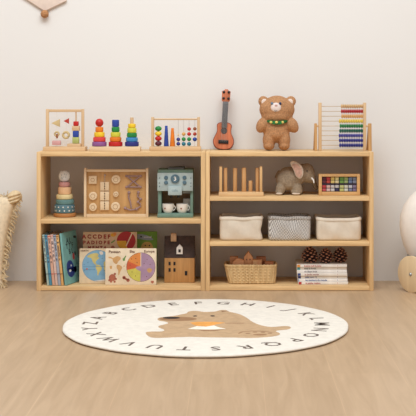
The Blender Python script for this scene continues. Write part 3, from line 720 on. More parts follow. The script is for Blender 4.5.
# --- block house
y0 = .10; y1 = .19
t = thing('toy_house', 'wooden toy house with dark roof and small black windows', 'toy house', (PX(179.5,y0), (y0+y1)/2, BOT))
bm = B(); box(bm, PX(164.4,y0), PX(194.5,y0), y0, y1, BOT+.0005, PZ(257.9,y0), .002); hb = obj('house_body', bm, wood('house_oak', (200, 150, 92), .86, 'Z'), t)
zr, zt = PZ(257.8,y0), PZ(236.4,y0)
bm = B(); prism(bm, [(y0-.001,zr),(y1+.001,zr),(y0+.03,zt),(y0+.022,zt)], PX(164.2,y0), PX(194.9,y0), .0015, 'YZ'); roof = obj('roof', bm, mat('dark_walnut', (62, 44, 36), .6, .2, 60), t)
bm = B(); box(bm, PX(170.7,y0), PX(176.3,y0), y0+.004, y0+.034, PZ(241.6,y0), PZ(233.6,y0), .0012); obj('chimney', bm, wood('chimney_wood', (206, 172, 136), .9), roof)
bm = B(); zz = [(176.5,254),(182.7,254),(182.7,247.6),(179.6,244.2),(176.5,247.6)]; prism(bm, [(PX(a,y0),PZ(b,y0)) for a, b in zz], y0-.006, y0+.02, .001); setmi(1)
prism(bm, [(PX(a,y0),PZ(b,y0)) for a, b in ((178.5,252.2),(180.8,252.2),(180.8,249.2),(178.5,249.2))], y0-.0075, y0-.003); obj('dormer', bm, [white, black], roof)
for a, b in ((169.6,263.5),(174.5,263.5),(169.6,269.9),(174.5,269.9)):
    bm = B(); box(bm, PX(a-1.05,y0), PX(a+1.05,y0), y0-.0012, y0+.003, PZ(b+1.75,y0), PZ(b-1.75,y0)); obj('window', bm, black, hb)
bm = B(); box(bm, PX(184.8,y0), PX(187.4,y0), y0-.0012, y0+.003, PZ(275.4,y0), PZ(270.9,y0)); obj('window', bm, black, hb)

# ================================================================ RIGHT UPPER SHELF
y = .03
t = thing('peg_stand', 'natural wooden stand with two flat uprights and five round pegs', 'toy', (PX(241,y), y+.03, RU))
bm = B(); box(bm, PX(218.7,y), PX(263.5,y), y-.02, y+.075, RU+.0006, PZ(192,y), .002); obj('base', bm, wood('stand_base', (228, 190, 140), .9), t)
for a, b in ((219.4,222.1),(259.7,262.3)):
    bm = B(); box(bm, PX(a,y), PX(b,y), y+.002, y+.05, PZ(192,y), PZ(166.7,y), .0015); obj('upright', bm, wood('upright_wood', (226, 184, 128), .9, 'Z'), t)
pegw = wood('peg_wood', (210, 162, 108), .9, 'Z')
for px, hw, top in ((225.4,1.9,168),(235.1,2.1,168.4),(244,2.3,168),(250.6,2,181),(257.4,1.8,168)):
    bm = B(); cyl(bm, (PX(px,y),y+.025,PZ(192.2,y)), (PX(px,y),y+.025,PZ(top,y)), PL(hw,y), seg=22, bev=.002); obj('peg', bm, pegw, t)

# --- elephant
eleph = mat('grey_plush', (160, 142, 120), .95, .12, 140, .8, 320, spec=.05)
y = .11
t = thing('plush_elephant', 'grey brown plush elephant with pink ear and small white tusk', 'plush toy', (PX(291,y), y, RU))
parts = [E(289,178,y,12.2,11.4,.05), E(286,180,y,10,10,.048), E(289,183.4,y,9.5,7.6,.046), E(295,177,y,10,10,.045), E(307,172.8,y,7.6,9.8,.042), E(303,172,y,8,8.5,.04), E(310.6,177,y,5,6.2,.034),
         E(280.6,188.5,y-.02,5,6.8,.024), E(296.8,188.5,y-.02,5.6,6.8,.024), E(282,188,y+.03,5,6.8,.022), E(298,188,y+.03,5.2,6.8,.022),
         E(279.6,192.2,y-.024,4.6,3,.022), E(296.6,192.2,y-.024,6,3,.024),
         E(313,180.5,y+.02,3.1,4.5,.016,RY(-.3)), E(314.6,184.5,y+.03,2.5,4,.013), E(316.2,188,y+.036,2.2,2.6,.012), E(277,174,y+.02,1.2,5,.006,RY(.5))]
blob('body', parts, eleph, t, voxel=.0035, smooth=5)
ye = y - .05
EP = [(290.2,163.2),(292,161),(296,161.5),(300.4,164.5),(303,169),(303.2,174),(301.6,177.8),(298.6,178.4),(295.6,175.6),(293.8,170.8),(291.6,166.6)]
def ear_shape(k, dy, ya, yb2, bev):
    q = smooth_poly([(PX(297.6 + (a_-297.6)*k, ye), PZ(170.2 + dy + (b_-170.2)*k, ye)) for a_, b_ in EP], 3)
    bm = B(); prism(bm, q, ya, yb2, bev); return bm
ear = obj('ear', ear_shape(1, 0, ye-.013, ye+.004, .004), mat('ear_edge', (212, 194, 174), .95, .1, 120, .5, 300), t, angle=80)
obj('ear_lining', ear_shape(.76, .5, ye-.0155, ye-.008, .002), mat('ear_pink', (202, 162, 142), .9, .14, 60, .3), ear, angle=80)
bm = B(); tube(bm, [(PX(311.6,y-.035),y-.03,PZ(177.5,y)), (PX(313.4,y-.035),y-.042,PZ(179.4,y)), (PX(313.8,y-.035),y-.044,PZ(182.4,y))], .0046, 10, r_end=.003); obj('tusk', bm, white, t)
for a, hw in ((279.2,4.0),(296,5.2)):
    bm = B(); ell(bm, (PX(a,y-.04),y-.042,PZ(193.6,y-.04)), (PL(hw*.8,y),.006,PL(1.1,y))); obj('toe_patch', bm, mat('toe_cream', (216, 200, 182), .9), t)
bm = B(); ell(bm, (PX(306.6,y),y-.042,PZ(170.4,y)), (.003,.003,.0034), seg=10, rings=8); obj('eye', bm, mat('eye_brown', (60, 46, 40), .4), t)

# --- colour block case
y = .06
t = thing('colour_block_case', 'flat wooden case of small coloured blocks in four rows', 'toy', (PX(339.5,y), y+.02, RU))
zb, zt = RU+.0006, PZ(174,y)
for nm, a, b, c, d_ in (('frame_side',318.8,321.9,zb,zt),('frame_side',357,360.1,zb,zt),('frame_top',321.9,357,PZ(176.7,y),zt),('frame_bottom',321.9,357,zb,PZ(191.8,y))):
    bm = B(); box(bm, PX(a,y), PX(b,y), y, y+.03, c, d_, .0015); obj(nm, bm, wood('case_wood', (222, 178, 120), .88), t)
bm = B(); box(bm, PX(321.9,y), PX(357,y), y+.022, y+.03, PZ(191.8,y), PZ(176.7,y)); obj('backing', bm, mat('case_dark', (62, 52, 64), .7), t)
bm = B(); box(bm, PX(321.9,y), PX(357,y), y+.006, y+.022, PZ(184.7,y), PZ(183.7,y)); box(bm, PX(339.1,y), PX(339.5,y), y+.006, y+.022, PZ(191.8,y), PZ(176.7,y)); obj('divider', bm, mat('case_dark', 0), t)
cxs = [(322.4,326.2),(326.7,330.5),(331,334.7),(335.4,339),(339.8,344),(344.5,348.2),(348.8,352.4),(352.9,356.6)]
rws = [(177.1,180.1),(180.6,183.4),(185.2,188.1),(188.7,191.4)]
pal = [[(92,34,48),(196,60,56),(236,206,110),(240,222,150),(110,156,72),(160,178,104),(120,140,172),(134,140,160)],
       [(100,40,52),(202,70,60),(240,212,124),(244,226,170),(124,170,80),(168,186,120),(112,132,170),(140,146,168)],
       [(206,66,74),(238,196,186),(222,214,212),(228,224,220),(224,226,150),(238,238,216),(226,228,240),(150,136,170)],
       [(214,90,96),(240,206,202),(236,232,230),(60,54,96),(222,226,140),(236,238,222),(136,146,180),(140,122,160)]]
for i, (z0_, z1_) in enumerate(rws):
    for j, (a, b) in enumerate(cxs):
        bm = B(); box(bm, PX(a,y), PX(b,y), y+.008, y+.022, PZ(z1_,y), PZ(z0_,y), .0015); obj('colour_block', bm, mat('block_%d_%d' % (i, j), [v*.82 + 6 for v in pal[i][j]], .5), t)

# ================================================================ BASKETS
def rrect(cx, cy, hx, hy, r, n=6, per=8):
    pts = []
    for sx, sy, a0 in ((1,1,0),(-1,1,PI/2),(-1,-1,PI),(1,-1,1.5*PI)):
        for k in range(n+1):
            a = a0 + PI/2*k/n; pts.append((cx + sx*(hx-r) + r*math.cos(a), cy + sy*(hy-r) + r*math.sin(a)))
    out = []
    for i, p in enumerate(pts):
        q = pts[(i+1) % len(pts)]; c, last = divmod(i, n+1)
        k = (18 if c % 2 == 0 else 10) if last == n else 1
        out += [(p[0]+(q[0]-p[0])*s/k, p[1]+(q[1]-p[1])*s/k) for s in range(k)]
    return out
def soft_basket(label, x0t, x1t, x0b, x1b, z0, ytf, py_front, py_rear, m, mi_, mrim, seed, dent=0.0, cat='basket', name='fabric_basket', group=None, slump=.0):
    """open cloth box, its front at depth ytf; the back edge found from the rear rim in the photo"""
    zt = PZ(py_front, ytf); rear = FPX*(H-zt)/(py_rear-VY) - D
    cy = (ytf + rear)/2; hy = (rear - ytf)/2
    ax0, ax1, bx0, bx1 = PX(x0t,ytf), PX(x1t,ytf), PX(x0b,ytf), PX(x1b,ytf)
    t = thing(name, label, cat, ((ax0+ax1)/2, cy, z0), group)
    rnd = random.Random(seed); ph = [rnd.uniform(0, 6.28) for _ in range(6)]
    def ring(f, inset):
        a0 = bx0 + (ax0-bx0)*f; a1 = bx1 + (ax1-bx1)*f
        bulge = .005*math.sin(PI*f)
        pts = rrect((a0+a1)/2, cy, (a1-a0)/2 - inset + bulge*.3, hy - inset + bulge, max(.006, .02 - inset*.6))
        out = []
        for (x_, y_) in pts:
            uu = (x_ - a0)/(a1 - a0)
            w = .0022*math.sin(9*uu + 7*f + ph[0]) + .0016*math.sin(15*uu - 4*f + ph[1])
            dx = 0
            if uu > .8 and dent: dx = -dent*math.exp(-((f-.42)/.22)**2)*(uu-.8)/.2
            dz = -(slump*.9)*math.exp(-((uu-.5)/.3)**2)*f + .0015*math.sin(11*uu + ph[2])*f
            s = 1 if y_ > cy else -1
            out.append((x_ + dx, y_ + w*s*(1 if inset == 0 else .6), z0 + .0008 + (zt-z0-.001)*f + dz*(f > .02)))
        return out
    th = .006
    rings = [ring(0, .008), ring(.02, .002)] + [ring(f, 0) for f in (.08,.2,.32,.44,.56,.68,.8,.87,.875,.95,.99)] + [ring(1, .002), ring(1.0, th-.001), ring(.97, th)] + [ring(f, th) for f in (.7,.4,.12)] + [ring(.06, th + .012)]
    bm = B(); loft(bm, rings); 
    obj('basket_body', bm, m, t, angle=60)
    bm = B(); rs = [ring(.86,-.0012), ring(.885,-.0035), ring(.96,-.004), ring(1.0,-.0015), ring(1.015,.003), ring(1.0,th+.001), ring(.9,th+.0025), ring(.86,th)]
    loft(bm, rs + [rs[0]], False, False); obj('rolled_rim', bm, mrim, t, angle=70)
    return t
cream = mat('cream_canvas', (220, 208, 190), .92, .02, 50, .12, 260, spec=.08); cream2 = mat('cream_canvas_rim', (224, 212, 194), .92, .02, 50, .3, 240, spec=.08)
kn = knit('grey_knit', (226, 222, 216), (84, 78, 74), 600); kn2 = knit('grey_knit_rim', (206, 200, 192), (84, 78, 74), 600)
soft_basket('cream canvas basket with dented side, below the peg stand', 220, 262.4, 219.8, 262.8, RL, .045, 216.6, 213.4, cream, 0, cream2, 1, .010, slump=.004, group='soft baskets on the lower shelf')
soft_basket('grey and white knitted basket between two cream baskets', 268.6, 310.6, 268.8, 310.2, RL, .045, 216.4, 213.2, kn, 0, kn2, 2, 0, name='knitted_basket', slump=.002, group='soft baskets on the lower shelf')
soft_basket('cream canvas basket with sagging rim, above the stacked books', 316.8, 361, 317.2, 361.2, RL, .045, 217.4, 213.8, cream, 0, cream2, 3, 0, slump=.007, group='soft baskets on the lower shelf')

# ================================================================ RIGHT BOTTOM
# --- wicker basket
y = .06
wick = wood('wicker', (232, 202, 150), .84, 'Z', 1.5, .6)
zt = PZ(265.8,y); rear = .185; cy = (y + rear)/2; hy = (rear - y)/2
t = thing('wicker_basket', 'honey wicker basket filled with wooden building blocks', 'basket', (PX(251,y), cy, BOT))
def wring(f, ins=0.0):
    a0 = PX(229.2 + (225.4-229.2)*f, y); a1 = PX(274.6 + (276.2-274.6)*f, y)
    return rrect((a0+a1)/2, cy, (a1-a0)/2 - ins, hy - .008*(1-f) - ins, .022)
bm = B()
nr = 11
for k in range(nr):
    f = (k+.5)/nr; pts = wring(f); P_ = []
    n = len(pts)
    for i in range(n*2):
        a = Vector(pts[(i//2) % n]); b = Vector(pts[(i//2+1) % n]); p = a if i % 2 == 0 else (a+b)/2
        c_ = Vector(((PX(251,y)), cy)); nn = (p - c_); nn = nn.normalized()
        amp = .0022*math.sin(i*PI/2*1.0 + (PI if k % 2 else 0) + .785)
        P_.append((p.x + nn.x*amp, p.y + nn.y*amp, BOT + .004 + (zt - BOT - .006)*f))
    tube(bm, P_, .0041, 6, True)
ins = [[(x_, y_, BOT + .001 + (zt-BOT)*f) for x_, y_ in wring(f, i_)] for f, i_ in ((0,.004),(.03,.0005),(.97,.0005),(.97,.004),(.08,.004),(.06,.012))]
loft(bm, ins)
# upright stakes
q0, q1 = wring(0), wring(1); n = len(q0)
for i in range(0, n, 2):
    a, b = q0[i], q1[i]; c_ = Vector((PX(251,y), cy)); nn = (Vector(b) - c_).normalized()
    tube(bm, [(a[0]+nn.x*.001, a[1]+nn.y*.001, BOT+.002), ((a[0]+b[0])/2+nn.x*.003, (a[1]+b[1])/2+nn.y*.003, (BOT+zt)/2), (b[0]+nn.x*.001, b[1]+nn.y*.001, zt)], .0034, 6)
obj('woven_body', bm, wick, t, angle=70)
bm = B(); q = wring(1)
for ph_ in (0, PI):
    P_ = []
    for i in range(len(q)*2):
        a = Vector(q[(i//2) % len(q)]); b = Vector(q[(i//2+1) % len(q)]); p = a if i % 2 == 0 else (a+b)/2
        nn = (p - Vector((PX(251,y), cy))).normalized(); s_ = i*PI/3 + ph_
        P_.append((p.x + nn.x*.0028*math.cos(s_), p.y + nn.y*.0028*math.cos(s_), zt + .0028*math.sin(s_)))
    tube(bm, P_, .0042, 6, True)
obj('braided_rim', bm, wick, t, angle=70)
# blocks
bred = wood('block_redwood', (226, 170, 124), .86, 'X', .8); bnat = wood('block_natural', (222, 176, 128), .88, 'X', .8); bdark = wood('block_brown', (192, 128, 84), .86, 'X', .8)
GB = 'wooden building blocks in the wicker basket'
L1 = BOT + .0078; L2 = L1 + .062
fl_ = ((-.085,.03),(-.028,.028),(.03,.028),(.085,.03))
for i, (dx, hw) in enumerate(fl_):
    cx_ = PX(251,y) + dx*.85; bm = B(); box(bm, cx_-.02, cx_+.02, cy-.034, cy+.034, L1, L2-.0004, .002)
    tag(obj('building_block', bm, bnat, None, (cx_, cy, L1)), 'natural wooden block lying at the bottom of the wicker basket', 'block', GB)
def blk(px0, px1, yy0, yy1, ptop, m, label, rot=0.0, z0=L2, name='building_block'):
    yc = (yy0+yy1)/2; cx_ = (PX(px0,yy0)+PX(px1,yy0))/2; hw = (PX(px1,yy0)-PX(px0,yy0))/2
    M = Matrix.Translation((cx_, yc, z0)) @ RZ(rot); bm = B()
    box(bm, -hw, hw, -(yy1-yy0)/2, (yy1-yy0)/2, 0, PZ(ptop,yy0)-z0, .002); bmesh.ops.transform(bm, matrix=M, verts=bm.verts)
    return tag(obj(name, bm, m, None, (cx_, yc, z0)), label, 'block', GB)
blk(229.8, 238.2, .13, .168, 256.8, bred, 'red brown square block sticking up at the back corner of wicker basket')
yy = .085
bm = B(); prism(bm, [(PX(a,yy), max(PZ(b,yy), L2)) for a, b in ((232.5,268),(244,268),(244,260.6),(241.6,259.2),(236.5,258.4),(232.5,262.8))], yy, yy+.036, .0015)
tag(obj('building_block', bm, bred, None, (PX(238,yy), yy+.018, L2)), 'low angular reddish block in front of the square block, inside wicker basket', 'block', GB)
yy = .095
t2 = thing('building_block', 'tall house shaped block with a pointed top in the wicker basket', 'block', (PX(248.4,yy), yy+.02, L2), GB)
bm = B(); prism(bm, [(PX(a,yy), max(PZ(b,yy), L2)) for a, b in ((244.4,270),(252.6,270),(253,257.6),(248.3,251.4),(243.8,257.6))], yy, yy+.036, .0015); obj('house_block', bm, wood('block_tan', (228, 172, 124), .86, 'Z', .8), t2)
bm = B()
for a in (246.6, 250):
    box(bm, PX(a-.5,yy), PX(a+.5,yy), yy-.0008, yy+.002, PZ(260.2,yy), PZ(258.8,yy))
obj('window_mark', bm, mat('burnt_brown', (116, 70, 46), .7), t2)
yy = .082
t2 = thing('building_block', 'two toned block, pale on one half, at the front of wicker basket', 'block', (PX(257.5,yy), yy+.015, L2), GB)
bm = B(); box(bm, PX(252.8,yy), PX(257.3,yy), yy, yy+.04, L2, PZ(259.8,yy), .0015); obj('pale_half', bm, bnat, t2)
bm = B(); box(bm, PX(257.3,yy), PX(261.8,yy), yy, yy+.04, L2, PZ(259.8,yy), .0015); obj('tan_half', bm, bred, t2)
blk(256.4, 266, .132, .166, 257, bdark, 'dark brown block behind the two toned block in wicker basket')
blk(264.6, 273.6, .088, .122, 261.6, bdark, 'low dark brown block at the far end of wicker basket')

# --- stack of books
yf = .05
GS = 'books lying in a stack under the pine cones'
edges = [285.6, 281.9, 279.0, 276.9, 274.2, 271.5, 268.6, 264.6]
n = 7; zs = [BOT + .0004 + (PZ(264.4,yf) - BOT)*k/7 for k in range(8)]
tabs = [('red',(190,56,52)),('blue',(70,120,180)),('navy',(44,56,112)),('dark blue',(48,66,130)),('white',(222,216,208)),('teal',(76,158,160)),('orange',(226,146,62))]
labs = ['white book with a red spine tab at the bottom of the flat stack','white book with blue spine lettering, second from bottom of the stack','white book with a blue spine tab, third from bottom of the stack',
        'white book with a navy spine tab, in the middle of the stack','plain white book with no tab, below the teal tabbed one','white book with a teal spine tab just below the top book','white book with an orange spine tab, topmost, under the pine cones']
xl = [298.2,298,297.6,297.3,297,296.8,296.8]; xr = [348.2,347.6,347.4,347.2,347,346.8,347]
ink = [(190,90,84),(60,96,160),(60,66,120),(170,110,110),(120,110,120),(110,110,112),(190,80,74)]
words_ = ['la petite maison','les couleurs du monde','petit ours  2','le jardin secret','un deux trois','dans la foret','bonne nuit la lune']
for k in range(7):
    z0_, z1_ = zs[k], zs[k+1] - .0005; th = z1_ - z0_
    x0_, x1_ = PX(xl[k],yf), PX(xr[k],yf); yo = yf + .003*(k % 3) - .002; dep = .18
    r = thing('storybook', labs[k], 'book', ((x0_+x1_)/2, yo+dep/2, z0_), GS)
    bm = B(); box(bm, x0_+.002, x1_-.002, yo+.003, yo+dep-.003, z0_+.001, z1_-.001); obj('pages', bm, mat('page_cream', 0), r)
    bm = B(); box(bm, x0_, x1_, yo, yo+.004, z0_, z1_, .0012); box(bm, x0_, x1_, yo+.003, yo+dep, z0_, z0_+.0012); box(bm, x0_, x1_, yo+.003, yo+dep, z1_-.0012, z1_)
    cov = obj('cover', bm, mat('book_white_%d' % (k % 3), [(232,226,216),(238,234,228),(226,218,206)][k % 3], .5), r)
    bm = B(); zc = (z0_+z1_)/2
    setmi(0); text(bm, words_[k], th*.85, (x0_ + .035, yo - .0002, zc), t=.0006, bold=.0002, align='LEFT')
    text(bm, 'I', th*.8, (PX(337.6,yf), yo-.0002, zc), t=.0006); 
    if k != 4: setmi(1); box(bm, x0_+.002, x0_+(.016 if k != 1 else .005), yo-.0006, yo+.002, z0_+.001, z1_-.001)
    obj('spine_print', bm, [mat('ink_%d' % k, ink[k], .7), mat('tab_'+tabs[k][0].replace(' ','_'), tabs[k][1], .5)], cov)
# --- pine cones
pc_d = mat('cone_brown', (66, 38, 32), .8, .25, 90); pc_t = mat('cone_tip', (196, 142, 116), .7, .15, 90)
def pinecone(px, yy, hw, pt, label, seed):
    z0_ = zs[7]; R_ = PL(hw,yy); zt_ = PZ(pt,yy); hh = zt_ - z0_; rnd = random.Random(seed)
    bm = B(); cx_ = PX(px,yy)
    def rad(f): return R_*(max(0, math.sin(PI*(.10 + .88*f)**.8)))**.65
    lathe(bm, (cx_,yy,z0_), [(hh*f*.96 + .001, max(.001, rad(f)*.5)) for f in (0,.1,.25,.4,.55,.7,.85,.97)], 14)
    N_ = 56
    for i in range(N_):
        f = (i+.5)/N_; a = i*2.39996 + rnd.uniform(-.1,.1); ro = rad(f)
        up = -.35 + 1.3*f
        n_ = Vector((math.cos(a), math.sin(a), 0)); s_ = Vector((-n_.y, n_.x, 0)); zc = z0_ + hh*(.05 + .87*f)
        tip = Vector((cx_, yy, zc)) + n_*ro*.98 + Vector((0,0,up*R_*.16)); base = Vector((cx_, yy, zc)) + n_*ro*.4
        w_ = R_*.21*(1.15 - .5*abs(f-.4)); h_ = R_*.095
        if tip.z - h_*1.2 < z0_: tip.z = z0_ + h_*1.3
        if base.z - h_*.5 < z0_: base.z = z0_ + h_
        dirn = (tip - base).normalized(); un = s_.cross(dirn) * -1
        if un.z < 0: un = -un
        m_ = base.lerp(tip, .75)
        setmi(0)
        loft(bm, [[base + s_*w_*.35 + un*h_*.4, base - s_*w_*.35 + un*h_*.4, base - s_*w_*.35 - un*h_*.4, base + s_*w_*.35 - un*h_*.4],
                  [m_ + s_*w_ + un*h_, m_ - s_*w_ + un*h_, m_ - s_*w_ - un*h_*.6, m_ + s_*w_ - un*h_*.6],
                  [tip + s_*w_*.6 + un*h_*.8, tip - s_*w_*.6 + un*h_*.8, tip - s_*w_*.6 - un*h_*.8, tip + s_*w_*.6 - un*h_*.8]], True, False)
        setmi(1)
        e_ = tip + dirn*h_*.7
        loft(bm, [[tip + s_*w_*.6 + un*h_*.8, tip - s_*w_*.6 + un*h_*.8, tip - s_*w_*.6 - un*h_*.8, tip + s_*w_*.6 - un*h_*.8],
                  [e_ + s_*w_*.15 + un*h_*.2, e_ - s_*w_*.15 + un*h_*.2, e_ - s_*w_*.15 - un*h_*.2, e_ + s_*w_*.15 - un*h_*.2]], False, True)
    mz = min(v.co.z for v in bm.verts)
    bmesh.ops.translate(bm, verts=bm.verts, vec=(0, 0, z0_ + .0004 - mz))
    tag(obj('pine_cone', bm, [pc_d, pc_t], None, (cx_, yy, z0_)), label, 'pine cone', 'pine cones on the book stack')
pinecone(309.9, .12, 8.4, 246.6, 'large dark pine cone on the stack, nearest the wicker basket', 1)
pinecone(325.6, .105, 7.3, 248, 'dark pine cone on the stack between two other cones', 2)
pinecone(340.2, .125, 7.3, 247, 'dark pine cone on the stack, nearest the bookcase side panel', 3)

# ================================================================ FLOOR: RUG
RC = (-.117, -.862); RR = .571; RT = .013
t = thing('round_rug', 'round cream rug with a bear and a ring of letters on wooden floor', 'rug', (RC[0], RC[1], 0))
bm = B(); rings = []
for rf, z_ in ((.975,.0),(.985,.002),(1,.006),(1.001,.009),(.995,.0122),(.98,RT),(.9,RT),(.6,RT),(.25,RT)):
    rings.append([(RC[0] + RR*rf*math.cos(2*PI*i/120)*(1 + .0025*math.sin(7*2*PI*i/120) + .0018*math.sin(17*2*PI*i/120)), RC[1] + RR*rf*math.sin(2*PI*i/120)*(1 + .0025*math.sin(7*2*PI*i/120) + .0018*math.sin(17*2*PI*i/120)), z_) for i in range(120)])
loft(bm, rings); rug = obj('pile', bm, mat('rug_cream', (234, 228, 216), .95, .03, 40, .4, 350, spec=.05), t, angle=60)
for i, ch in enumerate('ABCDEFGHIJKLMNOPQRSTUVWXYZ'):
    a = math.radians(165 - i*360/26); n_ = Vector((math.cos(a), math.sin(a), 0)); ex = Vector((n_.y, -n_.x, 0))
    bm = B(); text(bm, ch, .086, (RC[0] + n_.x*.462, RC[1] + n_.y*.462, RT - .0003), ex, n_, (0,0,1), .0008, .0009)
    obj('letter', bm, mat('letter_grey', (104, 90, 80), .9), t)
bear = [(145.6,333),(148,331.8),(155,331.5),(161,331.5),(164.4,330.4),(162.8,329),(158.8,327.6),(158.6,326),(163,324.8),(168.4,323.2),(165,321.6),(159.4,320.8),(157.4,319.2),(159.4,317.6),(164,317),(175,315.8),(181,314.4),(186.6,313.3),(188,311.8),(193,310.9),(199,311.2),(204,312),
        (211,311.8),(216,311.4),(220,310.2),(226,310.1),(229.4,311.8),(235,313),(241,314.8),(247,318),(251,321),(257,324),(264,326),(271,327),(278,326.6),(284,326.1),(289,326.4),(291,328),(287,329.6),(280,330.2),(275.6,331.2),(279,332.8),(280,334.4),(276,336),(266,337.2),(250,338),(235,337.6),(210,337.4),(190,336.9),(170,337.5),(155,337.9),(148.6,336.4)]
bear_m = mat('rug_bear', (196, 166, 132), .95, .05, 40, .3, 350, spec=.05)
dark_tan = mat('rug_tan', (158, 122, 88), .95); rug_or = mat('rug_orange', (232, 164, 84), .95); rug_wh = mat('rug_white', (244, 238, 222), .95); rug_bk = mat('rug_black', (38, 32, 34), .95)
pm = [bear_m, dark_tan, rug_or, rug_wh, rug_bk]
bm = B()
def rp(pts, mi, z1, sm=0):
    q = [GP(*p) for p in pts]
    if sm: q = smooth_poly(q, sm)
    setmi(mi); prism(bm, q, RT-.0004, RT + z1, 0, 'XY')
def el(px, py, rx, ry, n=20): return [(px + rx*math.cos(2*PI*i/n), py + ry*math.sin(2*PI*i/n)) for i in range(n)]
rp(bear, 0, .0003, 2)
rp(el(178,319,19,2.1), 1, .0006); rp(el(171.2,318,8.6,1), 4, .0009)
rp(el(195,316.1,2.2,.5), 4, .0006); rp(el(212.6,316,2.3,.6), 4, .0006)
rp([(190,322.6),(198,321.9),(214,321.9),(225,322.8),(216.5,324.4),(214,325.2),(206,326.6),(197,326),(193,324.6)], 2, .0006)
rp([(188,329),(197,326.2),(206,326.8),(214,325.5),(218,327.2),(226,329),(214,329.6),(198,329.5)], 3, .0007)
rp([(196,329.7),(212,329.9),(226,329.2),(216,331),(204,331.2)], 1, .0005)
rp([(225,323),(244,323),(244,323.5),(225,323.5)], 1, .0005); rp([(221,310.6),(228,311.2),(222,312.2)], 1, .0005)
rp([(238,333.4),(241,331.8),(252,330.8),(266,331.2),(274,332.6),(266,331.7),(252,331.3),(243,332.2),(239,333.8)], 1, .0005)
rp(el(260,334.8,7,.8), 1, .0005)
for p in ((248,333.4),(255,332.2),(263,332.3),(270,333.2)): rp(el(p[0],p[1],2.4,.45), 1, .0005)
obj('bear_print', bm, pm, t)

# ================================================================ CUSHION AT LEFT
cw = mat('cushion_cream', (228, 210, 180), .95, .06, 60, .35, 200, spec=.05); cfr = mat('fringe_cream', (222, 198, 158), .95, .16, 150, .3, 300, spec=.05)
hs = .225; cyb = .10
cc = Vector((PX(-35,.16), .165, .245))
CM = Matrix.Translation(cc) @ RX(-.32) @ RY(math.radians(6.5))
t = thing('fringed_cushion', 'cream fringed square cushion leaning on the wall beside bookcase', 'cushion', (cc.x, .1, 0))
n = 26
bm = B(); gr = {}
for s in (-1, 1):
    for i in range(n+1):
        for j in range(n+1):
            u_, v_ = -1 + 2*i/n, -1 + 2*j/n
            edge = abs(u_) == 1 or abs(v_) == 1
            if s == 1 and edge: gr[(s,i,j)] = gr[(-1,i,j)]; continue
            th = .062*((1-u_**4)*(1-v_**4))**.55
            wr = .003*math.sin(6*u_ + 3*v_)*(1-u_*u_)*(1-v_*v_)
            x_ = hs*u_*(1 - .09*(1-v_*v_)); z_ = hs*v_*(1 - .09*(1-u_*u_))
            gr[(s,i,j)] = bm.verts.new(CM @ Vector((x_, s*th + wr, z_)))
for s in (-1, 1):
    for i in range(n):
        for j in range(n): bm.faces.new((gr[(s,i,j)], gr[(s,i+1,j)], gr[(s,i+1,j+1)], gr[(s,i,j+1)]))
obj('cushion_body', bm, cw, t, angle=80)
bm = B(); rnd = random.Random(4)
for side in range(4):
    for k in range(60):
        v_ = -1 + 2*(k+.5)/60
        q = hs*(1 - .09*(1-v_*v_)); dirs = [(1,0),(0,1),(-1,0),(0,-1)][side]; tang = (-dirs[1], dirs[0])
        for rep in range(2):
            L_ = rnd.uniform(.022,.034); dr = rnd.uniform(-.9,-.1); yy = rnd.uniform(-.014,.01)
            p0 = Vector((dirs[0]*q + tang[0]*hs*v_, yy*.3, dirs[1]*q + tang[1]*hs*v_)); out = Vector((dirs[0], 0, dirs[1]))
            p0 -= out*.004
            p1 = p0 + out*L_*.55 + Vector((rnd.uniform(-.004,.004), yy, L_*dr*.5)); p2 = p0 + out*L_*.95 + Vector((rnd.uniform(-.006,.006), yy*1.3, L_*dr*1.3))
            tube(bm, [CM @ p0, CM @ p1, CM @ p2], .0026, 5, r_end=.0018)
for v in bm.verts:
    if v.co.z < .001: v.co.z = .001 + .0005*rnd.random()
    if v.co.y > WALL_Y - .002: v.co.y = WALL_Y - .002
obj('fringe', bm, cfr, t, angle=80)
kc = CM @ Vector((hs-.012, -.012, hs-.010)); bm = B()
ell(bm, kc, (.034,.026,.032), None, 20, 14)
for a, rx, rz, ro, dz in ((0,.034,.010,.25,.010),(.010,.036,.010,.35,-.006),(-.010,.030,.009,.3,-.022)):
    ell(bm, kc + Vector((-.004, -.012, dz)), (rx,.020,rz), RY(-ro), 16, 10)
obj('corner_knot', bm, mat('knot_cream', (224, 202, 164), .9, .08, 60, .3, 200, spec=.05), t, angle=180)

# ================================================================ RIDE-ON / PRAM AT RIGHT
wy = -.045; wc = Vector((PX(412.4,wy), wy, .0865)); wr = .0865
nrm = Vector((-.80, -.60, 0)); fwd = Vector((.60, -.80, 0))
t = thing('toy_pram', 'cream toy pram with wooden disc wheels, cut off at the picture edge', 'toy pram', (wc.x+.12, wc.y+.1, 0))
wheelm = wood('wheel_wood', (232, 208, 168), .92, 'Z', .5)
axl = -nrm
for k, (c0, s) in enumerate(((wc, 1), (wc + axl*.26, -1), (wc + fwd*.24, 1), (wc + fwd*.24 + axl*.26, -1))):
    bm = B(); ax = nrm*s
    lathe(bm, c0 - ax*.012, [(.008,.01),(.008,wr-.003),(.010,wr),(.022,wr),(.024,wr-.003),(.024,.01)], 48, ax); w_ = obj('wheel', bm, wheelm, t)
    bm = B(); lathe(bm, c0 + ax*.011, [(0,.0085),(.003,.0085),(.005,.006),(.007,.005),(.007,.001)], 16, ax); obj('bolt', bm, mat('bolt_steel', (170, 176, 178), .3, metal=.7), w_)
bm = B()
for o_ in (Vector((0,0,0)), fwd*.24): cyl(bm, wc + o_ + axl*.01, wc + o_ + axl*.25, .008, seg=12)
obj('axle', bm, mat('axle_grey', (110, 114, 116), .5), t)
bc = wc + axl*.13 + fwd*.10
yaw = math.atan2(fwd.y, fwd.x)
bm = B(); M = Matrix.Translation((bc.x, bc.y, .115)) @ RZ(yaw); cbox(bm, (0,0,0), (.30,.14,.05), .006, M); obj('chassis', bm, mat('axle_grey', 0), t)
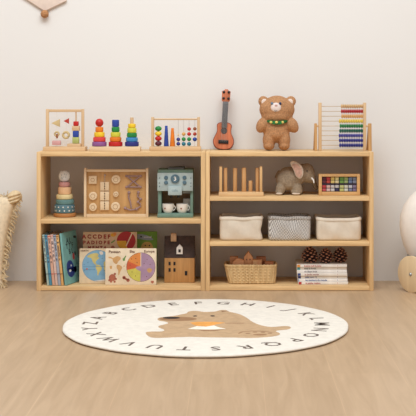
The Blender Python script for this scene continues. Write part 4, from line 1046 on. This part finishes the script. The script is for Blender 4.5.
# shell: a tall open hood of oval section
yb_ = .09; sc_ = Vector((PX(434,yb_), yb_, PZ(222,yb_)))
bm = B(); rings = []
def shell_r(z_):  # half width by height (px rows)
    tab = [(255,26),(245,30.5),(235,33.3),(225,34.4),(215,33.6),(205,30),(197,24.5),(191,18),(187,11),(184.6,4)]
    return tab
for py, hw in shell_r(0):
    rings.append([(sc_.x + PL(hw,yb_)*math.cos(2*PI*i/40), sc_.y + .105*(hw/34.4)*math.sin(2*PI*i/40), PZ(py,yb_)) for i in range(40)])
loft(bm, rings); obj('shell', bm, mat('shell_cream', (238, 230, 220), .55, .02), t, angle=60)
bm = B(); z0_ = PZ(255,yb_)
loft(bm, [[(sc_.x + PL(26.4+e,yb_)*math.cos(2*PI*i/40), sc_.y + (.105*26.4/34.4 + e*.004)*math.sin(2*PI*i/40), z0_ + dz) for i in range(40)] for e, dz in ((-.6,-.012),(.3,-.008),(.3,.002),(-.3,.004))])
obj('shell_rim', bm, mat('rim_grey', (120, 126, 124), .5), t)

# ================================================================ WALL PENNANT
yw = WALL_Y - .008
t = thing('wall_pennant', 'pale pink pointed wall pennant with a brown pompom at its tip', 'wall hanging', (PX(45,yw), WALL_Y, PZ(12,yw)))
bm = B(); pts = [(44.8,11.6),(66.6,1.2),(66.8,-60),(22,-60),(22,-3.4)]
prism(bm, [(PX(a,yw),PZ(b,yw)) for a, b in pts], yw-.004, yw+.006, .0015); obj('cloth', bm, mat('pennant_pink', (234, 216, 202), .9, .03, 40, .2, 300), t)
bm = B(); cyl(bm, (PX(18,yw),yw-.004,PZ(-60,yw)), (PX(71,yw),yw-.004,PZ(-60,yw)), .008); obj('rod', bm, beech, t)
bm = B(); tube(bm, [(PX(44.8,yw),yw-.006,PZ(11.2,yw)), (PX(66.7,yw),yw-.006,PZ(.9,yw))], .0018, 6); tube(bm, [(PX(44.8,yw),yw-.006,PZ(11.2,yw)), (PX(22,yw),yw-.006,PZ(-3.7,yw))], .0012, 6); obj('edge_shade', bm, mat('edge_shade_taupe', (186, 160, 140), .9), t)  # edge shadow of the pennant, put in as taupe strips along its lower edges
bm = B(); yp = WALL_Y - .022
bmesh.ops.create_icosphere(bm, subdivisions=4, radius=PL(4,yp), matrix=Matrix.Translation((PX(44.7,yp), yp, PZ(14,yp))))
rnd = random.Random(5); cp = Vector((PX(44.7,yp), yp, PZ(14,yp)))
for v in bm.verts: v.co = cp + (v.co - cp)*rnd.uniform(.93,1.06)
obj('pompom', bm, mat('pompom_brown', (186, 134, 90), .95, .15, 150, .5, 300), t, angle=180)

# ================================================================ LIGHT, CAMERA
def area(name, loc, target, sx, sy, power, col):
    l = bpy.data.lights.new(name, 'AREA'); l.shape = 'RECTANGLE'; l.size = sx; l.size_y = sy; l.energy = power; l.color = col
    o = bpy.data.objects.new(name, l); C.objects.link(o); o.location = loc
    o.rotation_euler = (Vector(target) - Vector(loc)).to_track_quat('-Z', 'Y').to_euler(); return o
area('daylight', (-.25, -2.6, 4.2), (-.1, 0, .6), 4.2, 1.6, 166, (.87, .96, 1))
w = bpy.data.worlds.new('World'); SC.world = w; w.use_nodes = True
bg = w.node_tree.nodes['Background']; bg.inputs['Color'].default_value = (1, .875, .835, 1); bg.inputs['Strength'].default_value = .66

cam = bpy.data.cameras.new('Camera'); co = bpy.data.objects.new('Camera', cam); C.objects.link(co)
co.location = (0, -D, H); co.rotation_euler = (PI/2, 0, 0)
cam.sensor_width = 36; cam.sensor_fit = 'HORIZONTAL'; cam.lens = FPX/416*36
cam.shift_x = -(VX - 208)/416; cam.shift_y = -(208 - VY)/416
SC.camera = co
SC.view_settings.view_transform = 'Standard'; SC.view_settings.look = 'None'; SC.view_settings.gamma = 1; SC.view_settings.use_curve_mapping = False
SC.view_settings.exposure = 0
